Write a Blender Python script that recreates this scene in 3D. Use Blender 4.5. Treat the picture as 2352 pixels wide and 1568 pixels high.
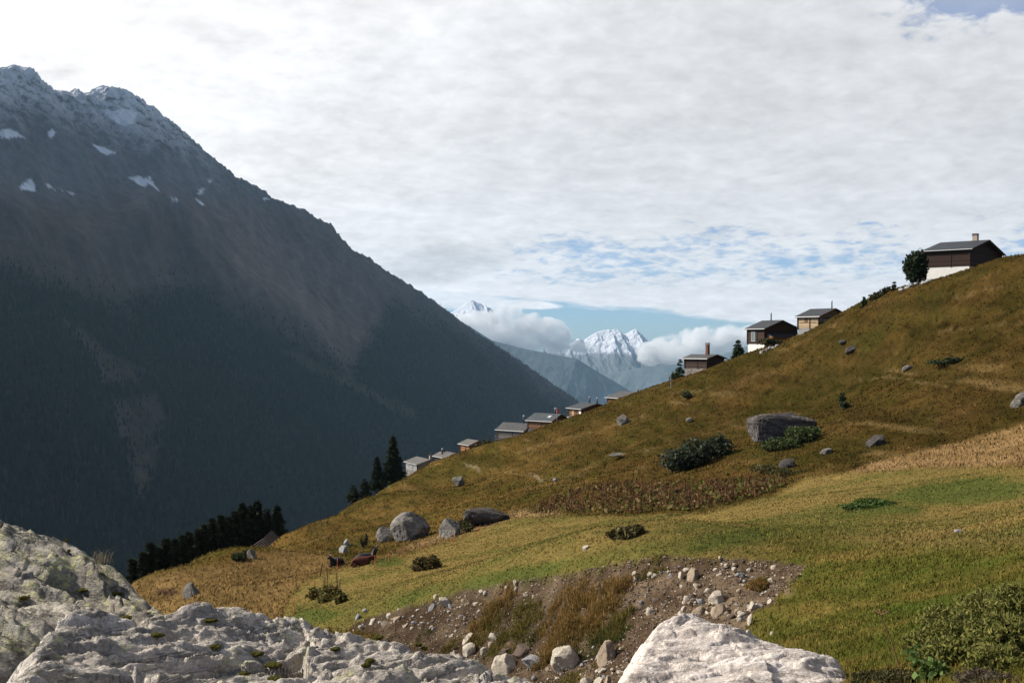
import bpy, bmesh, math, random
import numpy as np
from mathutils import Vector, Matrix

R = math.radians
C = bpy.context.scene.collection
for _o in list(bpy.data.objects):
    bpy.data.objects.remove(_o)
scene = bpy.context.scene

# ------------------------------------------------------------------ camera
FPX = 2531.0                      # focal length in units of a 2352 px wide frame
CU, CV = 1176.0, 784.0
cam_data = bpy.data.cameras.new('camera')
cam_data.sensor_width = 22.3
cam_data.lens = 22.3 * FPX / 2352.0
cam_data.clip_start = 0.1
cam_data.clip_end = 120000.0
cam = bpy.data.objects.new('camera', cam_data)
C.objects.link(cam)
cam.rotation_euler = (R(90), 0, 0)
scene.camera = cam

# ------------------------------------------------------------------ light
SUN_AZ, SUN_EL = -86.0, 36.0      # degrees: left of the view direction, above the horizon
sd = Vector((math.sin(R(SUN_AZ)) * math.cos(R(SUN_EL)), math.cos(R(SUN_AZ)) * math.cos(R(SUN_EL)), math.sin(R(SUN_EL))))
sun_data = bpy.data.lights.new('sun', 'SUN')
sun_data.energy = 5.0
sun_data.angle = R(0.5)
sun_data.color = (1.0, 0.94, 0.84)
sun = bpy.data.objects.new('sun', sun_data)
C.objects.link(sun)
sun.rotation_euler = sd.to_track_quat('Z', 'Y').to_euler()
sun.location = (0, 0, 300)

scene.view_settings.view_transform = 'Standard'
scene.view_settings.look = 'None'
scene.view_settings.exposure = 0.12
scene.view_settings.gamma = 1.0
scene.cycles.max_bounces = 26
scene.cycles.diffuse_bounces = 2
scene.cycles.glossy_bounces = 2
scene.cycles.transmission_bounces = 4
scene.cycles.transparent_max_bounces = 8
scene.cycles.volume_bounces = 24
scene.cycles.caustics_reflective = False
scene.cycles.caustics_refractive = False
scene.cycles.use_denoising = True


class NT:
    """small helper to wire shader nodes"""
    def __init__(s, tree):
        s.t = tree
        s.t.nodes.clear()

    def n(s, typ, **kw):
        nd = s.t.nodes.new(typ)
        for k, v in kw.items():
            if k.startswith('in_'):
                key = k[3:]
                key = int(key) if key.isdigit() else key
                s.set(nd, key, v)
            else:
                setattr(nd, k, v)
        return nd

    def set(s, nd, key, v):
        sock = nd.inputs[key]
        if isinstance(v, bpy.types.NodeSocket):
            s.t.links.new(v, sock)
        elif isinstance(v, bpy.types.Node):
            s.t.links.new(v.outputs[0], sock)
        else:
            if isinstance(v, (tuple, list)) and len(v) == 3 and sock.type == 'RGBA':
                v = (*v, 1.0)
            sock.default_value = v

    def m(s, op, a, b=0.0, c=0.0, clamp=False):
        nd = s.t.nodes.new('ShaderNodeMath')
        nd.operation = op
        nd.use_clamp = clamp
        s.set(nd, 0, a)
        s.set(nd, 1, b)
        if op in ('MULTIPLY_ADD', 'SMOOTH_MIN', 'SMOOTH_MAX'):
            s.set(nd, 2, c)
        return nd.outputs[0]

    def mr(s, v, a, b, c=0.0, d=1.0, smooth=True):
        nd = s.t.nodes.new('ShaderNodeMapRange')
        nd.interpolation_type = 'SMOOTHSTEP' if smooth else 'LINEAR'
        s.set(nd, 0, v)
        for i, x in enumerate((a, b, c, d)):
            s.set(nd, i + 1, x)
        return nd.outputs[0]

    def mix(s, f, a, b, mode='MIX'):
        nd = s.t.nodes.new('ShaderNodeMixRGB')
        nd.blend_type = mode
        s.set(nd, 0, f)
        s.set(nd, 1, a)
        s.set(nd, 2, b)
        return nd.outputs[0]

    def noise(s, vec, scale, detail=4.0, rough=0.55, dist=0.0):
        nd = s.n('ShaderNodeTexNoise')
        if vec is not None:
            s.set(nd, 'Vector', vec)
        nd.inputs['Scale'].default_value = scale
        nd.inputs['Detail'].default_value = detail
        nd.inputs['Roughness'].default_value = rough
        nd.inputs['Distortion'].default_value = dist
        return nd.outputs['Fac']

    def xyz(s, x, y, z):
        nd = s.n('ShaderNodeCombineXYZ')
        s.set(nd, 0, x)
        s.set(nd, 1, y)
        s.set(nd, 2, z)
        return nd.outputs[0]


# ------------------------------------------------------------------ sky
world = bpy.data.worlds.new('World')
scene.world = world
world.use_nodes = True


def build_sky():
    t = NT(world.node_tree)
    sky = t.n('ShaderNodeTexSky', sky_type='NISHITA', sun_disc=False)
    sky.sun_elevation = R(SUN_EL)
    sky.sun_rotation = R(SUN_AZ)
    sky.altitude = 2100.0
    sky.air_density = 1.0
    sky.dust_density = 1.2
    sky.ozone_density = 1.0
    S = 0.10
    tc = t.n('ShaderNodeTexCoord')
    sep = t.n('ShaderNodeSeparateXYZ', in_0=tc.outputs['Generated'])
    x, y, z = sep.outputs
    az = t.m('ARCTAN2', x, y)
    el = t.m('ARCSINE', z)
    zz = t.m('MAXIMUM', z, 0.0)
    # plane of the cloud sheet, seen in perspective
    den = t.m('ADD', zz, 0.24)
    px = t.m('DIVIDE', x, den)
    py = t.m('DIVIDE', y, den)
    # ripples run roughly left to right and tilt down to the right
    rx = t.m('ADD', t.m('MULTIPLY', px, 0.90), t.m('MULTIPLY', py, 0.42))
    ry = t.m('SUBTRACT', t.m('MULTIPLY', py, 0.90), t.m('MULTIPLY', px, 0.42))
    pl = t.xyz(px, py, 0.0)
    rp = t.xyz(t.m('MULTIPLY', rx, 1.05), t.m('MULTIPLY', ry, 1.05), 0.3)
    n_big = t.noise(pl, 0.35, 3, 0.5)
    n_mid = t.noise(rp, 3.4, 4, 0.55, 0.25)
    n_rip = t.noise(rp, 17.0, 5, 0.6, 0.3)
    # where the sheet thins: streaks over the valley, top right corner
    streak = t.m('MULTIPLY', t.mr(el, 0.028, 0.062), t.m('SUBTRACT', 1.0, t.mr(el, 0.075, 0.14)))
    streak = t.m('MULTIPLY', streak, t.mr(az, -0.13, 0.06))
    corner = t.m('MULTIPLY', t.mr(el, 0.20, 0.30), t.mr(az, 0.22, 0.40))
    dens = t.m('ADD', t.m('MULTIPLY', n_mid, 0.6), t.m('MULTIPLY', n_rip, 0.65))
    dens = t.m('ADD', dens, t.m('MULTIPLY', n_big, 0.25))          # about 0.75 in the middle
    thr = t.m('ADD', 0.30, t.m('MULTIPLY', streak, 0.36))
    thr = t.m('ADD', thr, t.m('MULTIPLY', corner, 0.56))
    back = t.mr(y, 0.15, -0.5)                                       # unseen cloud behind the viewer, thinned to weaken the fill light
    thr = t.m('ADD', thr, t.m('MULTIPLY', back, 0.46))
    cov = t.mr(t.m('SUBTRACT', dens, thr), -0.05, 0.17)
    cov = t.m('ADD', t.m('MULTIPLY', cov, 0.82), 0.18)
    cov = t.m('MAXIMUM', cov, t.m('MULTIPLY', corner, 0.50))
    # lower rim of the sheet over the valley: clear strip above the horizon
    azw = t.m('ADD', az, t.m('MULTIPLY', t.m('SUBTRACT', t.noise(t.xyz(az, t.m('MULTIPLY', el, 6.0), 0.0), 9.0, 4, 0.6), 0.5), 0.30))
    edge = t.m('MAXIMUM', t.m('SUBTRACT', 0.0435, t.m('MULTIPLY', t.m('ADD', azw, 0.07), 0.10)), -0.02)
    low = t.mr(t.m('SUBTRACT', el, edge), -0.002, 0.004)
    cov = t.m('MULTIPLY', cov, low)
    # a thin veil left of the far summit, and the lens shaped cloud right of it

    def lens(a0, e0, wa, we, tilt, soft):
        da = t.m('SUBTRACT', az, a0)
        de = t.m('SUBTRACT', t.m('SUBTRACT', el, e0), t.m('MULTIPLY', da, tilt))
        wob = t.m('MULTIPLY', t.m('SUBTRACT', t.noise(t.xyz(az, el, 0.0), 90.0, 4, 0.6), 0.5), 0.9)
        d = t.m('ADD', t.m('POWER', t.m('ABSOLUTE', t.m('DIVIDE', da, wa)), 2.0), t.m('POWER', t.m('ABSOLUTE', t.m('DIVIDE', de, we)), 2.0))
        return t.mr(t.m('ADD', d, wob), 1.0 - soft, 1.0 + soft, 1.0, 0.0)
    l1 = lens(-0.066, 0.0405, 0.075, 0.010, -0.10, 0.5)
    l2 = lens(0.012, 0.0335, 0.032, 0.0040, -0.05, 0.35)
    cov = t.m('MAXIMUM', cov, t.m('MULTIPLY', l1, 0.85))
    cov = t.m('MAXIMUM', cov, t.m('MULTIPLY', l2, 0.95))
    # grey cumulus drifting in front of the sheet
    g1 = lens(-0.060, 0.0715, 0.058, 0.0165, 0.13, 0.75)
    cov = t.m('MAXIMUM', cov, g1)
    # brightness: toward the sun the sheet glows, away from it it is grey
    dsun = t.n('ShaderNodeVectorMath', operation='DOT_PRODUCT')
    t.set(dsun, 0, tc.outputs['Generated'])
    dsun.inputs[1].default_value = sd
    ds = t.m('MAXIMUM', dsun.outputs['Value'], 0.0)
    base = t.m('ADD', 0.725, t.m('MULTIPLY', t.m('POWER', ds, 1.35), 0.84))
    base = t.m('SUBTRACT', base, t.m('MULTIPLY', t.mr(z, 0.32, 0.75), 0.60))
    base = t.m('SUBTRACT', base, t.m('MULTIPLY', back, 0.40))  # unseen sky overhead and behind dimmed to weaken the fill light
    tex = t.m('ADD', t.m('MULTIPLY', t.m('SUBTRACT', n_rip, 0.5), 0.44), t.m('MULTIPLY', t.m('SUBTRACT', n_mid, 0.5), 0.32))
    n_rest = t.noise(rp, 7.5, 5, 0.6)
    tex = t.m('ADD', tex, t.m('MULTIPLY', t.m('SUBTRACT', n_rest, 0.5), 0.40))
    hor = t.m('MULTIPLY', t.m('SUBTRACT', 1.0, t.mr(el, 0.02, 0.16)), 0.16)
    bright = t.m('MULTIPLY', t.m('ADD', base, hor), t.m('ADD', 1.0, tex))
    bright = t.m('SUBTRACT', bright, t.m('MULTIPLY', g1, 0.17))
    bright = t.m('ADD', bright, t.m('MULTIPLY', t.m('MAXIMUM', l1, l2), 0.06))
    warm = t.mr(ds, 0.1, 0.75)
    tint = t.mix(warm, (0.975, 0.985, 1.01), (1.02, 0.995, 0.965))
    ccol = t.n('ShaderNodeVectorMath', operation='SCALE')
    t.set(ccol, 0, tint)
    t.set(ccol, 'Scale', t.m('MULTIPLY', bright, 1.0 / S))
    blue = t.mix(1.0, sky.outputs[0], (0.60, 0.84, 1.18, 1), 'MULTIPLY')
    col = t.mix(cov, blue, ccol.outputs[0])
    bg = t.n('ShaderNodeBackground')
    t.set(bg, 'Color', col)
    bg.inputs['Strength'].default_value = S
    out = t.n('ShaderNodeOutputWorld')
    t.t.links.new(bg.outputs[0], out.inputs[0])


build_sky()

# ------------------------------------------------------------------ helpers
rng = np.random.default_rng(7)
_perm = np.random.default_rng(3).permutation(512).astype(np.int64)
_perm = np.concatenate([_perm, _perm])
_grad = np.random.default_rng(5).normal(size=(512, 3))
_grad /= np.linalg.norm(_grad, axis=1)[:, None]


def perlin(p):
    """gradient noise, p (n,3) -> about [-1,1]"""
    p = np.asarray(p, float)
    i = np.floor(p).astype(np.int64)
    f = p - i
    u = f * f * f * (f * (f * 6 - 15) + 10)
    out = 0.0
    for dx in (0, 1):
        for dy in (0, 1):
            for dz in (0, 1):
                h = _perm[(_perm[(_perm[(i[:, 0] + dx) & 511] + i[:, 1] + dy) & 511] + i[:, 2] + dz) & 511]
                g = _grad[h]
                d = g[:, 0] * (f[:, 0] - dx) + g[:, 1] * (f[:, 1] - dy) + g[:, 2] * (f[:, 2] - dz)
                w = (u[:, 0] if dx else 1 - u[:, 0]) * (u[:, 1] if dy else 1 - u[:, 1]) * (u[:, 2] if dz else 1 - u[:, 2])
                out = out + d * w
    return out * 1.6


def fbm(x, y, z=0.0, octv=4, gain=0.5, ridged=False):
    x, y = np.broadcast_arrays(np.asarray(x, float), np.asarray(y, float))
    sh = x.shape
    p = np.stack([x.ravel(), y.ravel(), np.broadcast_to(np.asarray(z, float), sh).ravel()], 1)
    a, s, tot = 1.0, 0.0, 0.0
    for o in range(octv):
        v = perlin(p * 2.0 ** o + 13.7 * o)
        if ridged:
            v = 1.0 - 2.0 * np.abs(v)
        s = s + a * v
        tot += a
        a *= gain
    return (s / tot).reshape(sh)


def smooth(a, b, x):
    t = np.clip((x - a) / (b - a), 0, 1)
    return t * t * (3 - 2 * t)


def lerp(a, b, t):
    return a + (b - a) * t


def poly_sd(px, py, poly):
    """signed distance to polygon, positive inside"""
    poly = np.asarray(poly, float)
    d2 = np.full(px.shape, 1e18)
    ins = np.zeros(px.shape, bool)
    n = len(poly)
    for k in range(n):
        ax, ay = poly[k]
        bx, by = poly[(k + 1) % n]
        ex, ey = bx - ax, by - ay
        wx, wy = px - ax, py - ay
        t = np.clip((wx * ex + wy * ey) / (ex * ex + ey * ey + 1e-12), 0, 1)
        d2 = np.minimum(d2, (wx - ex * t) ** 2 + (wy - ey * t) ** 2)
        c = ((ay <= py) & (by > py)) | ((by <= py) & (ay > py))
        with np.errstate(divide='ignore', invalid='ignore'):
            xi = ax + (py - ay) / (by - ay if by != ay else 1e-12) * ex
        ins ^= c & (px < xi)
    d = np.sqrt(d2)
    return np.where(ins, d, -d)


def line_d(px, py, pts):
    d2 = np.full(px.shape, 1e18)
    for (ax, ay), (bx, by) in zip(pts[:-1], pts[1:]):
        ex, ey = bx - ax, by - ay
        t = np.clip(((px - ax) * ex + (py - ay) * ey) / (ex * ex + ey * ey + 1e-12), 0, 1)
        d2 = np.minimum(d2, (px - ax - ex * t) ** 2 + (py - ay - ey * t) ** 2)
    return np.sqrt(d2)


def P(u, v, Y):
    """world point at distance Y along the view axis that the photo shows at (u, v)"""
    return ((u - CU) / FPX * Y, Y, (CV - v) / FPX * Y)


def to_uv(V):
    Y = np.maximum(V[:, 1], 0.3)
    return CU + V[:, 0] / Y * FPX, CV - V[:, 2] / Y * FPX


def TPS(pts, lam=0.0):
    pts = np.asarray(pts, float)
    n = len(pts)
    sc = 50.0
    xy = pts[:, :2] / sc
    d = np.linalg.norm(xy[:, None] - xy[None], axis=2)
    with np.errstate(divide='ignore', invalid='ignore'):
        K = np.where(d > 0, d * d * np.log(np.maximum(d, 1e-12)), 0)
    K += lam * np.eye(n)
    A = np.zeros((n + 3, n + 3))
    A[:n, :n] = K
    A[:n, n] = 1
    A[:n, n + 1:] = xy
    A[n, :n] = 1
    A[n + 1:, :n] = xy.T
    b = np.zeros(n + 3)
    b[:n] = pts[:, 2]
    w = np.linalg.solve(A, b)

    def f(x, y):
        x = np.asarray(x, float)
        sh = x.shape
        q = np.stack([x.ravel(), np.asarray(y, float).ravel()], 1) / sc
        out = np.empty(len(q))
        for s in range(0, len(q), 40000):
            qq = q[s:s + 40000]
            dd2 = ((qq[:, None] - xy[None]) ** 2).sum(2)
            out[s:s + 40000] = (0.5 * dd2 * np.log(np.maximum(dd2, 1e-20))) @ w[:n] + w[n] + qq @ w[n + 1:]
        return out.reshape(sh)
    return f


def mesh_obj(name, V, F, mat=None, parent=None, smooth_sh=True, attrs=None, cols=None, loc=None):
    """V (n,3), F (m,k) array or list of arrays with equal or different k -> ONE linked mesh object"""
    V = np.asarray(V, np.float32)
    Fs = F if isinstance(F, list) else [F]
    Fs = [np.asarray(f, np.int32) for f in Fs if len(f)]
    me = bpy.data.meshes.new(name)
    me.vertices.add(len(V))
    me.vertices.foreach_set('co', V.ravel())
    nl = sum(f.size for f in Fs)
    npoly = sum(len(f) for f in Fs)
    me.loops.add(nl)
    me.polygons.add(npoly)
    me.loops.foreach_set('vertex_index', np.concatenate([f.ravel() for f in Fs]))
    starts, off = [], 0
    for f in Fs:
        starts.append(off + np.arange(len(f)) * f.shape[1])
        off += f.size
    me.polygons.foreach_set('loop_start', np.concatenate(starts).astype(np.int32))
    me.polygons.foreach_set('use_smooth', np.full(npoly, smooth_sh))
    me.update(calc_edges=True)
    if cols is not None:
        a = me.color_attributes.new('Col', 'FLOAT_COLOR', 'POINT')
        c4 = np.ones((len(V), 4), np.float32)
        c4[:, :3] = cols
        a.data.foreach_set('color', c4.ravel())
    for k, v in (attrs or {}).items():
        a = me.attributes.new(k, 'FLOAT', 'POINT')
        a.data.foreach_set('value', np.asarray(v, np.float32))
    o = bpy.data.objects.new(name, me)
    C.objects.link(o)
    if mat:
        me.materials.append(mat)
    if parent:
        o.parent = parent
    if loc is not None:
        o.location = loc
    return o


def tag(o, label=None, cat=None, group=None, kind=None):
    for k, v in (('label', label), ('category', cat), ('group', group), ('kind', kind)):
        if v:
            o[k] = v
    return o


def empty(name, loc=(0, 0, 0), rz=0.0):
    o = bpy.data.objects.new(name, None)
    o.empty_display_size = 0.3
    C.objects.link(o)
    o.location = loc
    o.rotation_euler = (0, 0, rz)
    return o


def copy_tree(o, parent=None):
    c = o.copy()
    C.objects.link(c)
    if parent:
        c.parent = parent
    for ch in list(o.children):
        copy_tree(ch, c)
    return c


def grid_faces(nr, nc, flip=False):
    i = np.arange((nr - 1) * (nc - 1))
    r, c = i // (nc - 1), i % (nc - 1)
    a = r * nc + c
    f = np.stack([a, a + 1, a + nc + 1, a + nc], 1)
    return f[:, ::-1] if flip else f


def material(name):
    m = bpy.data.materials.new(name)
    m.use_nodes = True
    return m, NT(m.node_tree)


def finish(t, col, rough=0.9, spec=0.2, bump=None, bstr=0.3, bdist=0.02, metallic=0.0, normal=None):
    b = t.n('ShaderNodeBsdfPrincipled')
    t.set(b, 'Base Color', col)
    t.set(b, 'Roughness', rough)
    t.set(b, 'Specular IOR Level', spec)
    t.set(b, 'Metallic', metallic)
    if bump is not None:
        bn = t.n('ShaderNodeBump')
        bn.inputs['Strength'].default_value = bstr
        bn.inputs['Distance'].default_value = bdist
        t.set(bn, 'Height', bump)
        t.set(b, 'Normal', bn.outputs[0])
    o = t.n('ShaderNodeOutputMaterial')
    t.t.links.new(b.outputs[0], o.inputs[0])
    return b


def objco(t):
    return t.n('ShaderNodeTexCoord').outputs['Object']


# ------------------------------------------------------------------ terrain we stand on
CTRL_PX = [  # (u, v, distance)
    # bank of the gully: foot, face, lip
    (1300, 1568, 28.6), (1300, 1525, 30.6), (1300, 1480, 31.6), (1300, 1400, 33.0), (1300, 1320, 34.6),
    (1000, 1475, 36.6), (1000, 1376, 40.5), (1180, 1500, 33.6), (1180, 1420, 35.2), (1180, 1336, 36.9), (1090, 1568, 30.2),
    (850, 1462, 43.5), (800, 1432, 47.0), (900, 1410, 43.5),
    (1500, 1500, 27.6), (1500, 1400, 30.0), (1500, 1280, 32.8), (1700, 1400, 26.5), (1700, 1284, 31.4), (1850, 1300, 29.8), (1600, 1480, 25.6),
    (1500, 1568, 24.5), (1725, 1430, 24.8), (1780, 1380, 26.2),
    # grass slope right of it
    (1760, 1490, 19.5), (1950, 1568, 12.5), (2352, 1568, 8.8), (2352, 1400, 14.5), (2100, 1400, 19.5), (2352, 1250, 24.0),
    (2100, 1250, 30.0), (1900, 1260, 33.5), (2352, 1150, 45.0), (2000, 1180, 48.0), (1700, 1220, 46.0), (1700, 1160, 66.0),
    (1300, 1250, 52.0), (1300, 1190, 90.0), (1437, 1235, 64.0), (1550, 1180, 84.0), (2352, 1070, 78.0), (2100, 1080, 86.0), (1900, 1092, 94.0),
    (1800, 1130, 90.0), (1100, 1290, 58.0), (985, 1305, 68.0), (900, 1350, 60.0), (740, 1388, 57.0), (675, 1417, 55.0),
    (825, 1298, 86.0), (1040, 1237, 104.0), (1170, 1192, 110.0),
    # left knoll
    (560, 1400, 70.0), (430, 1372, 78.0), (600, 1335, 90.0), (310, 1335, 92.0), (480, 1300, 108.0), (640, 1270, 118.0), (720, 1270, 108.0),
    # hillside
    (2352, 975, 96.0), (2352, 780, 118.0), (2352, 590, 141.0), (1800, 995, 124.0), (1600, 1065, 118.0), (1300, 1110, 128.0), (1050, 1150, 138.0),
    (850, 1190, 143.0), (690, 1205, 142.0), (1540, 975, 160.0), (2000, 860, 146.0), (1300, 1040, 168.0), (1000, 1110, 176.0), (1750, 900, 160.0),
    (2150, 760, 140.0),
]
SKYLINE = [(640, 1225, 142), (700, 1200, 150), (800, 1150, 168), (870, 1118, 184), (940, 1085, 202), (1060, 1044, 212), (1140, 1018, 216), (1220, 988, 217), (1300, 957, 216),
           (1380, 928, 213), (1460, 898, 210), (1550, 868, 203), (1620, 845, 197), (1700, 812, 190), (1780, 790, 184), (1840, 768, 179), (1900, 738, 175), (1960, 714, 171),
           (2060, 660, 165), (2130, 642, 160), (2220, 616, 153), (2300, 590, 147), (2352, 584, 143)]
CTRL = [P(*c) for c in CTRL_PX] + [P(*c) for c in SKYLINE]
KNOLL = [(330, 1332, 90), (420, 1304, 100), (520, 1294, 110), (590, 1274, 122)]
CTRL += [P(*c) for c in KNOLL]
for (u, v, Y) in KNOLL + SKYLINE + [(2480, 545, 140)]:
    xx, yy, z = P(u, v, Y)
    k = 1.08
    CTRL.append((xx * k, yy * k, z * k - 2.6))
for (u, v, Y) in SKYLINE[::2] + [(2480, 545, 140)]:
    xx, yy, z = P(u, v, Y)
    CTRL.append((xx * 1.3 - 18, yy * 1.3, z * 1.3 - 26))
CTRL += [(0, 0, -1.75), (-1.5, 5, -2.6), (2, 6, -2.5), (-3, 10, -4.2), (1, 12, -4.6), (0, 20, -7.0), (-4, 24, -8.8), (-9, 20, -9.0), (-14, 34, -12.5),
         (3, -8, -0.3), (-8, -6, -3.5), (-8, 4, -5.2), (10, 4, -0.6), (20, 10, 1.6), (-24, 60, -20.5), (-38, 70, -28), (-44, 92, -34), (-46, 112, -38), (-50, 140, -46),
         (-30, 30, -18), (-60, 60, -42), (-90, 120, -72), (-120, 20, -70), (-60, -40, -30), (0, -70, 3), (60, -30, 22), (45, 40, 6), (80, 80, 14),
         (120, 110, 34), (140, 60, 50), (190, 170, 52), (150, 260, -10), (60, 300, -45), (-20, 300, -62), (-120, 250, -105), (220, 0, 95), (-200, 100, -130),
         (330, 240, 100), (0, 480, -160), (340, 480, -20), (-300, 300, -220), (-300, -100, -180), (250, -200, 90), (0, -250, 10), (-220, 480, -240)]
_tps = TPS(CTRL, lam=1e-4)

POLY_GULLY = [(785, 1440), (850, 1415), (930, 1398), (1000, 1375), (1090, 1352), (1180, 1334), (1300, 1317), (1400, 1298), (1500, 1280), (1600, 1282), (1700, 1282), (1780, 1288), (1852, 1298),
              (1842, 1326), (1800, 1362), (1770, 1392), (1735, 1402), (1722, 1430), (1700, 1500), (1640, 1700), (900, 1700), (880, 1470)]


def gully_wobble(x, y):
    return 10 * fbm(x * 0.9, y * 0.9, 2.0, 3) + 16 * fbm(x * 0.35, y * 0.35, 12.0, 2)


def base_z(x, y):
    z = _tps(x, y)
    far = smooth(330, 620, np.hypot(x, y))
    steep = -0.62 * (np.hypot(x, y) - 200) + 0.55 * np.maximum(x, 0)
    z = lerp(z, steep, far)
    return z


def project_ground(x, y, z):
    Y = np.maximum(y, 0.5)
    return CU + x / Y * FPX, CV - z / Y * FPX


def ground_z(x, y, detail=True):
    x = np.asarray(x, float)
    y = np.asarray(y, float)
    z = base_z(x, y)
    d = np.hypot(x, y)
    u, v = project_ground(x, y, z)
    infront = smooth(2, 8, y)
    # carve: lip of turf then bare bank
    lip = np.zeros(z.shape)
    nb = (d > 15) & (d < 62) & (u > 700) & (u < 1950) & (v > 1240) & (v < 1760)
    if nb.any():
        wob = gully_wobble(x[nb], y[nb])
        lip[nb] = smooth(0, 10, poly_sd(u[nb] + wob, v[nb] + wob * 0.6, POLY_GULLY)) * infront[nb]
    z = z - 0.28 * lip
    if detail == 'flat':
        return z
    if detail:
        near = 1 - smooth(60, 130, d)
        z = z + 0.05 * near * fbm(x * 0.9, y * 0.9, 0.0, 4)
        lipn = lip * (d < 70)
        if lipn.any():
            z = z + lipn * (0.10 * fbm(x * 5.0, y * 5.0, 15.0, 3, 0.6) + 0.17 * fbm(x * 1.6, y * 1.6, 5.0, 5, 0.6) + 0.10 * fbm(x * 0.6, y * 0.6, 9.0, 2, 0.5, True))
        hill = smooth(95, 150, d)
        z = z + hill * (0.50 * fbm(x * 0.10, y * 0.10, 3.0, 5, 0.55) + 0.30 * fbm(x * 0.45, y * 0.3, 4.0, 4, 0.6) - 0.28 - 0.5 * (1 - smooth(-12, 38, x)))
        rough = smooth(60, 95, d) * (1 - hill)
        z = z + rough * 0.22 * fbm(x * 0.35, y * 0.35, 6.0, 4)
        # low mown ridges of the meadow
        mead = smooth(36, 50, d) * (1 - smooth(85, 110, d))
        z = z + mead * 0.10 * fbm(x * 0.12, y * 0.45, 7.0, 3)
    # hollow on the knoll
    u2, v2 = u, v
    hol = np.exp(-(((u2 - 385) / 34) ** 2 + ((v2 - 1362) / 10) ** 2)) * infront
    z = z - 1.3 * hol
    return z


def ray_ground(u, v, y0=6.0, y1=320.0):
    """world point where the sight line through (u, v) meets the ground"""
    u = np.atleast_1d(np.asarray(u, float))
    v = np.atleast_1d(np.asarray(v, float))
    steps = np.geomspace(y0, y1, 150)
    Y = np.full(u.shape, np.nan)
    X = (u[:, None] - CU) / FPX * steps[None]
    Zr = (CV - v[:, None]) / FPX * steps[None]
    g = ground_z(X, np.broadcast_to(steps, X.shape), detail=False)
    below = Zr <= g
    for k in range(len(u)):
        idx = np.nonzero(below[k])[0]
        if len(idx):
            j = idx[0]
            if j == 0:
                Y[k] = steps[0]
            else:
                a = Zr[k, j - 1] - g[k, j - 1]
                b = g[k, j] - Zr[k, j]
                Y[k] = lerp(steps[j - 1], steps[j], a / (a + b + 1e-9))
    return np.stack([(u - CU) / FPX * Y, Y, (CV - v) / FPX * Y], 1)


def on_ground(u, v):
    p = ray_ground(u, v)[0]
    if not np.isfinite(p[0]):
        raise ValueError('no ground at %s %s' % (u, v))
    return float(p[0]), float(p[1]), float(ground_z(p[0:1], p[1:2])[0])


# colour zones of the turf (albedo)
POLY_MEADOW = [(640, 1440), (668, 1372), (705, 1330), (790, 1303), (870, 1285), (960, 1262), (1040, 1238), (1110, 1210), (1175, 1192), (1300, 1184), (1450, 1184), (1600, 1178),
               (1700, 1156), (1790, 1132), (1850, 1096), (1950, 1084), (2150, 1074), (2352, 1070), (2700, 1066), (2900, 1900), (1600, 1900), (1700, 1500)]
POLY_DRY = [(1930, 1088), (2000, 1062), (2090, 1040), (2200, 1015), (2352, 975), (2700, 930), (2700, 1072), (2352, 1072), (2150, 1076)]
POLY_KNOLL = [(250, 1480), (290, 1330), (350, 1318), (420, 1300), (520, 1290), (640, 1262), (760, 1270), (800, 1300), (705, 1332), (668, 1372), (640, 1440)]
POLY_STRAW = [(870, 1285), (960, 1240), (1010, 1225), (1100, 1205), (1200, 1170), (1290, 1172), (1290, 1184), (1175, 1192), (1040, 1238)]
PATHS = [[(1960, 868), (2060, 866), (2130, 880), (2200, 893)], [(2352, 742), (2250, 752), (2150, 762)], [(2352, 655), (2280, 662), (2190, 690)], [(1540, 905), (1680, 880), (1800, 850)],
         [(1180, 1040), (1330, 1000), (1500, 950)], [(1240, 1100), (1330, 1092), (1400, 1046), (1520, 1030)], [(1085, 1070), (1180, 1088), (1236, 1096)]]
TRACK = [[(1068, 1066), (1095, 1074), (1103, 1083)], [(1222, 1090), (1236, 1096), (1244, 1106)], [(1408, 1043), (1430, 1042)]]


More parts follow.
